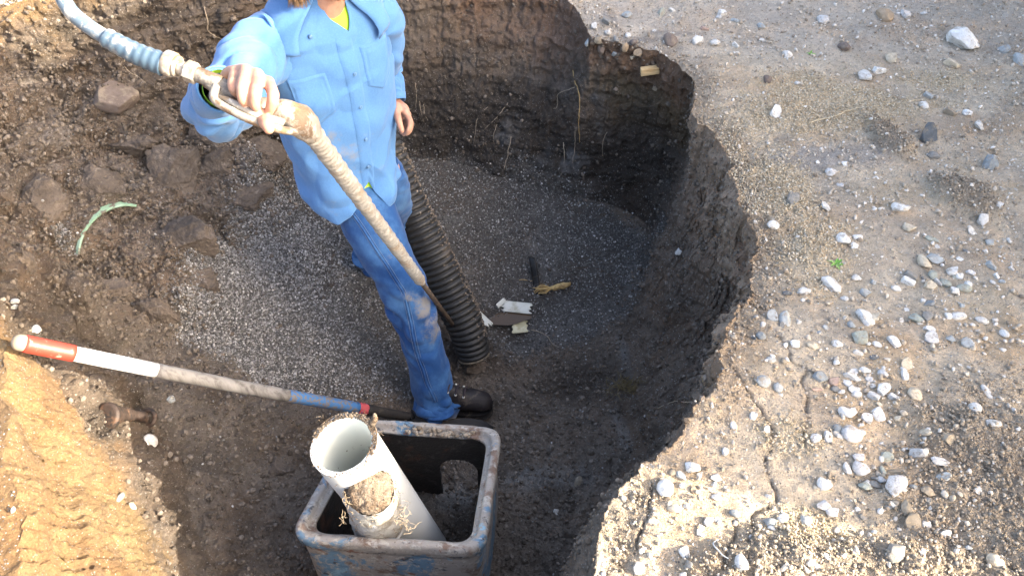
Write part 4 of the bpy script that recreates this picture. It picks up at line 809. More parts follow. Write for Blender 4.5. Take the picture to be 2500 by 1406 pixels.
    def limb(pts, rad, k=16, n=None): n = n or 8 * len(pts); Pth = crs(pts, n); r = np.interp(np.linspace(0, 1, n), np.linspace(0, 1, len(rad)), rad); mb.add(*tube(Pth, r, k)); mb.add(*ball(Pth[0], r[0])); mb.add(*ball(Pth[-1], r[-1]))
    BV, BF = ico(3)
    def ball(c, r): return BV * r + np.asarray(c), BF
    tz = np.linspace(-.05, .55, 16); mb.add(*tube([[Cx, Cy, z] for z in tz], np.interp(tz, [-.05, .3, .45, .55], [.105, .10, .10, .06]), 24))
    chin = np.array([-.452, 2.085, .612]); pitch = math.radians(14); Hf = Fd * math.cos(pitch) - UP * math.sin(pitch); Hu = UP * math.cos(pitch) + Fd * math.sin(pitch); hc = chin - Hf * .088 + Hu * .118
    limb([[Cx + .01, Cy, .5], hc - Hu * .07 - Hf * .02], [.064, .056], 20)
    W, G = ico(5); X, Y, Z = W[:, 0].copy(), W[:, 1].copy(), W[:, 2].copy()           # X his left, Y face, Z up
    sx = .078 * (1 - .28 * sstep(-.1, -.95, Z)); sy = .096 * (1 - .10 * sstep(-.2, -.9, Z) * (Y < 0)); px_, py_, pz_ = X * sx, Y * sy, Z * .122
    g = lambda x0, z0, rx, rz: np.exp(-((px_ - x0) / rx)**2 - ((pz_ - z0) / rz)**2) * (Y > 0)
    py_ = py_ + .026 * g(0, -.018, .011, .020) + .014 * g(0, .004, .008, .022) + .008 * g(0, .036, .05, .010) - .010 * g(.031, .014, .016, .011) - .010 * g(-.031, .014, .016, .011) + .006 * g(0, -.052, .022, .008) - .004 * g(0, -.062, .024, .004) + .006 * g(0, -.072, .020, .007) + .016 * g(0, -.100, .03, .02)
    mb.add(np.stack([px_, py_, pz_], 1) @ np.stack([Ld, Hf, Hu]) + hc, G)
    for sg in (-1, 1): mb.add(BV * [.010, .022, .032] @ np.stack([Ld, Hf, Hu]) + hc + Ld * sg * .077 - Hf * .008 - Hu * .008, BF)
    limb([S_R, E_R, W_R], [.05, .042, .029], 16, 30); limb([S_L, E_L, W_L], [.045, .038, .027], 16, 30)
    limb([HR, KR, AR], [.065, .054, .038], 16, 30); limb([HL, KL, AL], [.06, .05, .038], 16, 30); limb([HR, HL], [.07, .07], 16, 8)
    # right hand closed over the grip
    fing = [  # knuckle, middle joint, end joint, tip : pixel column, row, depth
        ([(574, 178, 1.705), (568, 203, 1.660), (571, 221, 1.655), (580, 232, 1.674)], .0104), ([(600, 173, 1.690), (592, 210, 1.640), (592, 240, 1.638), (600, 256, 1.658)], .0114),
        ([(628, 183, 1.688), (624, 224, 1.638), (622, 253, 1.642), (629, 268, 1.662)], .0118), ([(655, 202, 1.695), (667, 232, 1.645), (662, 258, 1.652), (656, 274, 1.672)], .0116)]
    for pts, r in fing:
        Q = [U(*p) for p in pts]; limb(Q, [r * 1.12, r * 1.08, r * .98, r * .80], 14, 26); mb.add(*ball(Q[1], r * 1.13)); limb([W_R, (W_R + Q[0]) / 2 + UP * .012, Q[0]], [.024, .019, .0142], 12, 14); mb.add(*ball(Q[0], .0138))
    limb([W_R + [.0, -.02, -.02], U(600, 268, 1.755), U(632, 280, 1.70), U(650, 302, 1.655), U(656, 314, 1.650)], [.022, .020, .0155, .0145, .012], 14, 30)
    # left hand hanging, fingers loosely curled
    limb([W_L, U(978, 272, 2.655)], [.026, .030], 14, 8)
    for pts, r in (([(991, 276, 2.62), (1001, 298, 2.605), (998, 316, 2.60), (992, 324, 2.61)], .0092), ([(994, 280, 2.65), (1003, 302, 2.640), (999, 320, 2.63), (992, 327, 2.635)], .0095), ([(990, 284, 2.68), (997, 306, 2.675), (992, 322, 2.66), (986, 328, 2.66)], .009), ([(984, 288, 2.70), (989, 308, 2.70), (985, 320, 2.69), (980, 325, 2.69)], .008)):
        Q = [U(*p) for p in pts]; limb(Q, [r * 1.15, r * 1.05, r * .95, r * .8], 12, 22); limb([W_L, Q[0]], [.022, r * 1.5], 10, 8)
    limb([U(968, 260, 2.62), U(970, 282, 2.585), U(976, 304, 2.575), U(981, 319, 2.58)], [.015, .0125, .0105, .009], 12, 20)
    body = mb.obj('body', SKIN, t); modify(body, ('REMESH', dict(mode='VOXEL', voxel_size=.0032)), ('SMOOTH', dict(factor=.5, iterations=3)))
    NAIL = M('nail', (.66, .45, .37), .35)
    for pts, r in fing:
        a_, b_ = U(*pts[2]), U(*pts[3]); ax = (b_ - a_) / np.linalg.norm(b_ - a_); out = (np.array([0, 0, CAMH]) - b_); out -= ax * (out @ ax); out /= np.linalg.norm(out); sd_ = np.cross(ax, out)
        W2, G2 = ico(2); obj('fingernail', (W2 * [.0055, .0065, .0018]) @ np.stack([sd_, ax, out]) + b_ + out * (r * .74) - ax * .003, G2, NAIL, body)
    EYE = M('eye_white', (.8, .78, .75), .2); IRIS = M('iris', (.06, .12, .18), .2)
    for sg in (-1, 1):
        c0 = hc + Ld * sg * .031 + Hf * .074 + Hu * .014; ey = obj('eye', BV * .0125 + c0, BF, EYE, body); obj('iris', (BV * [.0055, .0018, .0055]) @ np.stack([Ld, Hf, Hu]) + c0 + Hf * .0118, BF, IRIS, ey)
    # ---- hair and beard from single strands
    def strands(name, roots, dirs, length, mat, r=.0008, curl=.5, pull=(0, 0, -.6)):
        VV, FF, off = [], [], 0
        for p, d0 in zip(roots, dirs):
            d0 = d0 / np.linalg.norm(d0); pts = [p]; l = length * rng.uniform(.7, 1.15)
            for k in range(5): d0 = d0 + rng.normal(size=3) * curl * .3 + np.asarray(pull) * .28; d0 /= np.linalg.norm(d0); pts.append(pts[-1] + d0 * l / 5)
            V, F = tube(pts, [r, r, r, r * .9, r * .7, r * .2], 4, False); VV.append(V); FF.append(np.array(F) + off); off += len(V)
        return obj(name, np.vstack(VV), np.vstack(FF), mat, t)
    hd = lambda p: p @ np.stack([Ld, Hf, Hu]) + hc
    Q = []
    while len(Q) < 2400:
        p = rng.normal(size=3); p /= np.linalg.norm(p)
        if p[1] > -.1 and -.98 < p[2] < -.34 and not (abs(p[0]) < .3 and -.56 < p[2] < -.40) and p[1] > .3 - .25 * (p[2] < -.8): Q.append(p)
    Q = np.array(Q); sxx = .078 * (1 - .28 * sstep(-.1, -.95, Q[:, 2])); root = np.stack([Q[:, 0] * sxx, Q[:, 1] * .096 + .012 * np.exp(-(Q[:, 0] * 2.4)**2) * (Q[:, 2] < -.6), Q[:, 2] * .122], 1)
    strands('beard', hd(root), (Q * [1, 1, .4] + [0, .1, -.5]) @ np.stack([Ld, Hf, Hu]), .026, BEARD, .0008, .6)
    Q = []
    while len(Q) < 2200:
        p = rng.normal(size=3); p /= np.linalg.norm(p)
        if (p[2] > .35 and p[1] < .55) or (p[1] < -.05 and p[2] > -.45): Q.append(p)
    Q = np.array(Q); root = np.stack([Q[:, 0] * .079, Q[:, 1] * .097, Q[:, 2] * .123], 1)
    strands('hair', hd(root), (Q * [1.2, .4, .2] + [0, -.75, -.05]) @ np.stack([Ld, Hf, Hu]), .13, HAIR, .0012, .35, (-.06, .08, -1.0))
    lock = np.array([U(rng.uniform(696, 730), rng.uniform(-70, -58), 2.10 + rng.uniform(0, .05)) for _ in range(420)]); strands('hair_lock', lock, np.tile([.06, -.04, -1.], (420, 1)), .085, HAIR, .0011, .3, (0, 0, -.3))
    return t
person()

# ------------------------------------------------------------------ small things in the pit
def scene_bits():
    PALE = M('broken_pipe_plastic', (.62, .62, .55), .45, [(12, (.42, .40, .30), .52, .66), (50, (.12, .10, .07), .66, .72)], [(40, .3, .004)])
    CREAM = M('cream_plastic', (.60, .56, .38), .5, [(14, (.40, .35, .2), .52, .66), (45, (.06, .05, .04), .68, .73)], [(40, .3, .004)])
    GREEN = M('green_pipe_plastic', (.22, .34, .23), .6, [(25, (.13, .105, .08), .5, .58), (9, (.30, .42, .33), .5, .65)], [(60, .4, .004)])
    def shard(label, px, py, length, radius, arc, yaw, tilt, mat, thick=.006, lift=.012):
        loc, nr = hit(px, py); n, m = 9, 18; V = []
        for i in range(n):
            for j in range(m):
                a = arc * (j / (m - 1) - .5); x = (i / (n - 1) - .5) * length * (1 + .12 * math.sin(j * 1.1)); V.append((x, radius * math.sin(a), radius * (math.cos(a) - math.cos(arc / 2))))
        V = np.array(V); V[:, 0] += .06 * length * vn(V * 45, 3)
        c, s = math.cos(yaw), math.sin(yaw); ct, st = math.cos(tilt), math.sin(tilt)
        V = V @ np.array([[1, 0, 0], [0, ct, st], [0, -st, ct]]) @ np.array([[c, s, 0], [-s, c, 0], [0, 0, 1]]); o = obj('pipe_shard', V + np.array(loc) + [0, 0, lift], grid_faces(n, m), mat); modify(o, ('SOLIDIFY', dict(thickness=thick)))
        tag(o, label, 'pipe shard', 'broken pipe shards in the sump')
    shard('long curved white pipe shard lying in the muddy water', 1262, 756, .12, .045, 1.1, -.14, .3, PALE)
    shard('squarish cream pipe shard with small holes lying on grey gravel', 1268, 802, .062, .05, 1.25, .12, .25, CREAM)
    shard('narrow white pipe shard against the foot of the black hose', 1172, 782, .125, .035, 1.1, 1.05 + 1.2, .2, PALE, lift=.02)
    shard('tiny white pipe splinter sticking up at the water edge', 1222, 745, .05, .02, .8, .9, .6, PALE)
    # green pipe end
    px = [(190, 622), (193, 596), (203, 569), (220, 543), (245, 520), (275, 505), (305, 498), (334, 500)]; ring_ = []
    for x, y in px: h = hit(x, y); ring_.append(np.array(h[0]))
    dp = np.array([depth(p) for p in ring_]); Am = np.stack([np.array([x - 260 for x, y in px]), np.array([y - 540 for x, y in px]), np.ones(len(px))], 1); cf = np.linalg.lstsq(Am, dp, rcond=None)[0]; sh = (dp - Am @ cf).min() - .012
    dfit = lambda x, y: np.array([x - 260, y - 540, 1]) @ cf + sh
    A = crs([U(x, y, dfit(x, y)) for x, y in px], 46); ci = [(px_ + (302 - px_) * k_, py_ + (618 - py_) * k_) for (px_, py_), k_ in zip(px, (.05,) * 8)]; Bi = crs([U(x, y, dfit(x, y)) for x, y in ci], 46)
    inn = U(302, 618, dfit(302, 618) + .12) - U(302, 618, dfit(302, 618)) + np.array([-.02, .0, .05]); V = np.vstack([A + inn, A, Bi, Bi + inn]); o = obj('green_pipe', V, grid_faces(4, 46), GREEN)
    tag(o, 'green plastic pipe end showing as an arch out of the slumped soil', 'pipe')
    # rusty fitting
    RUST = M('dark_rusty_iron', (.05, .035, .028), .6, [(20, (.12, .07, .045), .5, .64), (50, (.02, .018, .017), .5, .65)], [(30, .6, .008), (100, .5, .003)], .4, .2)
    a, b = hit(268, 1022)[0], hit(366, 1030)[0]; a, b = np.array(a) + [0, 0, .012], np.array(b) + [0, 0, .02]; t = empty('rusty_fitting', (a + b) / 2, 'dark rusty iron fitting with a ring at its end lying in the soil', 'metal fitting')
    Pth = crs([a, a * .8 + b * .2 + [0, 0, .008], a * .45 + b * .55 + [0, 0, .014], b - (b - a) * .1], 40); V, F = tube(Pth, np.interp(np.linspace(0, 1, 40), [0, .1, .3, .55, .8, 1], [.026, .032, .03, .019, .017, .018]), 18); V += (fbm(V, 30, 3, 2) * .005)[:, None]; obj('shank', V, F, RUST, t)
    aa = np.linspace(0, 2 * np.pi, 33); rp = b + .024 * (np.cos(aa)[:, None] * np.array([.97, .0, .2]) + np.sin(aa)[:, None] * np.array([0, .75, .65])); V, F = tube(rp, .0075, 10, False); obj('ring', V, F, RUST, t)
    e = (b - a) / np.linalg.norm(b - a); V, F = tube([a - e * .012, a - e * .008, a + e * .006, a + e * .01], [.03, .04, .04, .03], 18); obj('flange', V, F, RUST, t)
    # strap and roots in the gravel
    STRAP = M('black_strap', (.012, .012, .012), .5, [(30, (.05, .045, .04), .6, .7)])
    p, q = np.array(hit(1296, 640)[0]) + [0, -.02, .05], np.array(hit(1316, 722)[0]); n = 16; u = np.linspace(0, 1, n)[:, None]; sd_ = np.array([.9, -.25, .1]); V = np.vstack([p + (q - p) * u + np.array([0, 0, .012]) * np.sin(u * 7) + sd_ * s * .0155 for s in (-1, -.4, .4, 1)]); F = grid_faces(4, n)
    o = obj('black_strap', V, F, STRAP); modify(o, ('SOLIDIFY', dict(thickness=.008))); tag(o, 'black flat strip standing out of the gravel beside the yellow roots', 'strip')
    YR = M('yellow_root', (.52, .36, .15), .7, [(30, (.34, .22, .09), .5, .65)], [(60, .4, .003)]); DR = M('dark_root', (.11, .08, .055), .85); PR = M('pale_root', (.40, .33, .24), .85)
    c0 = np.array(hit(1362, 700)[0]) + [0, 0, .02]; t = empty('root_clump', c0, 'clump of torn yellow roots lying on the grey gravel', 'root clump')
    tip = U(1312, 712, depth(c0) - .01); core = crs([U(1392, 694, depth(c0)), U(1365, 700, depth(c0) - .01), U(1345, 704, depth(c0) - .01)], 14); V, F = tube(core, np.interp(np.linspace(0, 1, 14), [0, .3, .6, 1], [.007, .013, .012, .010]), 10); V += (fbm(V, 60, 2, 4) * .004)[:, None]; obj('root_stock', V, F, YR, t)
    mb = MB()
    for k in range(26): e = tip + rng.normal(size=3) * [.012, .012, .013] + [0, 0, .004]; m_ = (core[-1] + e) / 2 + rng.normal(size=3) * .007 + [0, 0, .006]; mb.add(*tube(crs([core[-2], m_, e], 9), np.linspace(.0028, .0012, 9), 5))
    tag(mb.obj('root_fringe', YR, t), kind='stuff'); mb = MB()
    for k in range(34):
        e = c0 + rng.normal(size=3) * [.05, .05, .015] + [.03, .02, 0]; d0 = rng.normal(size=3) * [1, 1, .35]; d0 /= np.linalg.norm(d0); pts = [e]
        for j in range(4): d0 = d0 + rng.normal(size=3) * .4; d0 /= np.linalg.norm(d0); pts.append(pts[-1] + d0 * .022 * [1, 1, .3])
        mb.add(*tube(pts, .0009, 4, False))
    tag(mb.obj('hair_roots', DR, t), kind='stuff')
    def root(label, px, r=.0016, mat=PR, lift=.006, group='fine roots hanging from the pit walls', sag=0, name='root'):
        pts = []
        for x, y in px:
            h = hit(x, y)
            if h: pts.append(np.array(h[0] + h[1] * lift) if h[1].dot(Vector((0, -1, 1))) > 0 else np.array(h[0] - h[1] * lift))
        Q = crs(pts, 10 * len(pts)); Q = Q + .004 * np.stack([fbm(Q, 40, 2, 1), fbm(Q, 40, 2, 2), fbm(Q, 40, 2, 3)], 1); r *= .8; V, F = tube(Q, np.linspace(r, r * .5, len(Q)), 5); o = obj(name, V, F, mat); return tag(o, label, 'root', group)
    root('longest yellowish root hanging below the red soil of the back wall', [(1398, 170), (1404, 200), (1416, 235), (1414, 290), (1417, 345)], .0026, YR)
    root('root forking left from the top of the longest yellowish root', [(1405, 213), (1366, 231), (1362, 263), (1350, 268)], .0018)
    root('slanting pale root crossing the middle of the back wall', [(1238, 256), (1212, 285), (1181, 320)], .0018)
    root('wavy pale root low on the back wall above the gravel edge', [(1249, 334), (1240, 372), (1231, 413)], .0022)
    root('arching thin root left of the slanting root on the back wall', [(1190, 264), (1165, 292), (1158, 350)], .0014)
    root('short upright root right below the slanting root', [(1212, 305), (1205, 330), (1207, 356)], .0014)
    root('root hanging highest behind the hanging left hand', [(1013, 203), (1016, 232), (1017, 260)], .0014)
    root('longer of two roots dangling beside the left hand', [(1025, 246), (1028, 272), (1033, 300)], .0013)
    root('shorter of two roots dangling beside the left hand', [(1036, 256), (1038, 275), (1044, 296)], .0013)
    root('tangled root strand left of centre on the dark lower wall', [(1377, 349), (1380, 385), (1370, 427)], .0018)
    root('straight root strand beside the tangled one on the dark wall', [(1405, 313), (1404, 360), (1398, 400)], .0016)
    root('root nearest the right corner of the pit', [(1483, 323), (1472, 350), (1470, 385)], .0016)
    root('crooked pale root hanging at the top of the left wall beside the sleeve', [(498, 18), (508, 55), (512, 78), (548, 98)], .0022)
    root('long thin root dangling under the hose on the left wall', [(274, 103), (300, 140), (308, 165), (355, 203)], .0018)
    root('pale twig like root sticking out under the right pit edge', [(1609, 992), (1640, 982), (1667, 977), (1700, 985)], .0024)
    root('dark root crossing the gravel behind the yellow clump', [(1400, 655), (1440, 655), (1480, 668), (1500, 700)], .0022, DR)
    root('dark root slanting over the gravel near the right wall', [(1465, 690), (1490, 705), (1530, 702)], .0018, DR)
    root('thin pale root lying below the cream pipe shard', [(1295, 805), (1330, 818), (1350, 838), (1365, 850)], .0020)
    root('pale straight root pointing left from the yellow clump', [(1268, 684), (1300, 688), (1340, 698)], .0018, YR)
    root('dark root running up the mud by the dry tuft', [(1490, 975), (1520, 950), (1560, 930)], .0024, DR)
    root('long pale dry twig lying across the sandy ground', [(1975, 300), (2040, 284), (2080, 270), (2160, 258), (2250, 246)], .0032, M('dry_twig', (.55, .45, .3), .8), .004, 'dry twigs on the ground', name='twig')
    root('bent white twig on the near ground by the crack', [(1754, 1318), (1744, 1328), (1757, 1350), (1780, 1362)], .003, M('white_twig', (.7, .68, .62), .8), .004, 'dry twigs on the ground', name='twig')
    root('short curved pale twig on the rim below the stake', [(1622, 158), (1635, 140), (1655, 127)], .002, PR, .004, 'dry twigs on the ground', name='twig')
    root('small upright pale twig standing among the far pebbles', [(1735, 230), (1742, 205), (1752, 190)], .002, PR, .004, 'dry twigs on the ground', name='twig')
    c0 = np.array(hit(1525, 945)[0]) + [0, -.01, .01]; mb = MB()
    for k in range(120):
        d0 = rng.normal(size=3) * [1, .5, .5] + [.4, 0, .1]; d0 /= np.linalg.norm(d0); pts = [c0 + rng.normal(size=3) * [.035, .012, .012]]
        for j in range(4): d0 = d0 + rng.normal(size=3) * .35; d0 /= np.linalg.norm(d0); pts.append(pts[-1] + d0 * .014)
        mb.add(*tube(pts, .0009, 4, False))
    tag(mb.obj('grass_tuft', M('dry_grass', (.20, .15, .07), .85)), 'dry brown tuft of roots stuck on the wet right wall', 'tuft')
    LEAF = M('sprout_green', (.16, .36, .05), .6, [(30, (.28, .45, .12), .5, .65)])
    for px, py, nb, s, label in ((2040, 646, 22, 1.0, 'small bright green sprout on the ground left of the long white stone'), (1980, 133, 10, .8, 'tiny green sprout among pebbles on the far ground')):
        c0 = np.array(hit(px, py)[0]); mb = MB()
        for k in range(nb):
            a = rng.uniform(0, 6.283); d0 = np.array([math.cos(a), math.sin(a), rng.uniform(.3, 1.3)]); d0 /= np.linalg.norm(d0); sd_ = np.cross(d0, [0, 0, 1.]); sd_ /= np.linalg.norm(sd_); l = .03 * s * rng.uniform(.6, 1.1); V = []
            for j in range(6): u = j / 5; wd = .0032 * s * math.sin(math.pi * (u * .85 + .1)); pc = c0 + d0 * l * u + [0, 0, -.012 * u * u]; V += [pc - sd_ * wd, pc + [0, 0, -.0008], pc + sd_ * wd]
            mb.add(V, grid_faces(6, 3))
        tag(mb.obj('sprout', LEAF), label, 'sprout', 'green sprouts on the ground')
    # wooden stake end in the rim
    p = np.array(hit(1596, 165)[0]); V, F = boxm(p + np.array([-.018, -.02, .0]), (.075, .03, .028)); th = .12; Rm = np.array([[math.cos(th), 0, -math.sin(th)], [0, 1, 0], [math.sin(th), 0, math.cos(th)]]); V = (V - p) @ Rm.T + p; V[:, 2] += .004 * vn(V * 50, 2)
    o = obj('wooden_stake', V, F, M('cut_wood', (.58, .42, .22), .75, [(8, (.42, .28, .13), .5, .65, (1, 6, 6))], [(40, .3, .003)]), None, False); modify(o, ('BEVEL', dict(width=.003, segments=2))); tag(o, 'short piece of yellow wood jutting from the pit rim', 'wood piece')
    # water in the sump
    WAT = NT('murky_water'); WAT.b.inputs['Base Color'].default_value = (.095, .066, .043, 1); WAT.b.inputs['Roughness'].default_value = .06; WAT.b.inputs['Specular IOR Level'].default_value = .22
    WAT.bump([(WAT.noise(WAT.n('ShaderNodeTexCoord').outputs['Object'], 30, 2, .5), .06, .01)])
    for k, (px, py, rx, ry, lift) in enumerate(((1212, 770, .13, .075, .003),)):
        h = hit(px, py); zz = h[0].z + lift; aa = np.linspace(0, 2 * np.pi, 90, endpoint=False); rr = 1 + .38 * fbm(np.stack([np.cos(aa), np.sin(aa), 0 * aa + k * 3.7], 1), 1.5, 2, 5, .4)
        V = [(h[0].x + rx * r * math.cos(a), h[0].y + ry * r * math.sin(a), zz) for a, r in zip(aa, rr)]; o = obj('water', V, [list(range(90))], WAT.m, None, False); tag(o, ('brown water in the sump by the broken pipe', 'small wet puddle in the mud', 'muddy water beside the hose foot')[k], kind='structure')
scene_bits()

# ------------------------------------------------------------------ stones
PROTO = {}
for k in 'ras':
    PROTO[k] = []
    for i in range(7 if k == 'a' else 4):
        V, F = rock(4, 500 + i * 13 + ord(k), k); me = raw_mesh('stone', V, F); me.materials.append(STONE); PROTO[k].append(me)
TONE = dict(W=(.86, .85, .82, .08), w=(.74, .72, .68, .3), S=(.72, .71, .70, .7), G=(.30, .295, .28, .3), B=(.45, .48, .49, .3), b=(.29, .325, .35, .25), T=(.42, .32, .22, .1), C=(.66, .58, .45, .15), N=(.42, .45, .40, .3), P=(.50, .36, .30, .15), K=(.13, .15, .17, .2), M=(.36, .31, .24, .1), D=(.21, .165, .14, .1))
SP = bpy.data.objects.new('stone', PROTO['r'][0])
def stone(px, py, wpx, hpx, shape, tone, label, ang=0., group='loose stones round the pit', sink=.30, h=None):
    h = h or hit(px, py)
    if h is None: return
    loc, nr = h; dpt = depth(np.array(loc)); el = math.asin(min(.98, (CAMH - loc.z) / (Vector((0, 0, CAMH)) - loc).length))
    o = SP.copy(); o.data = PROTO[shape][rng.integers(0, len(PROTO[shape]))]; COL.objects.link(o); o.name = 'stone'
    a = .5 * wpx / FPX * dpt * 1.12; b = .5 * hpx / FPX * dpt / max(.55, math.sin(el)) * 1.0; zc = (.68 if shape != 's' else .4) * min(a, b)
    o.scale = (a, b, zc)
    q = Vector((0, 0, 1)).rotation_difference(nr if nr.z > 0 else -nr); o.rotation_mode = 'QUATERNION'; base = Matrix.Rotation(math.radians(ang) + (rng.uniform(-.15, .15) if ang == 0 else 0), 4, 'Z').to_quaternion(); tw = Matrix.Rotation(rng.uniform(-.12, .12), 4, 'X').to_quaternion(); o.rotation_quaternion = q @ base @ tw
    o.location = loc + (nr if nr.z > 0 else -nr) * zc * (1 - 2 * sink)
    t = TONE[tone]; j = rng.uniform(.9, 1.08); o.color = (t[0] * j, t[1] * j, t[2] * j, t[3]); tag(o, label, 'stone', group); return o
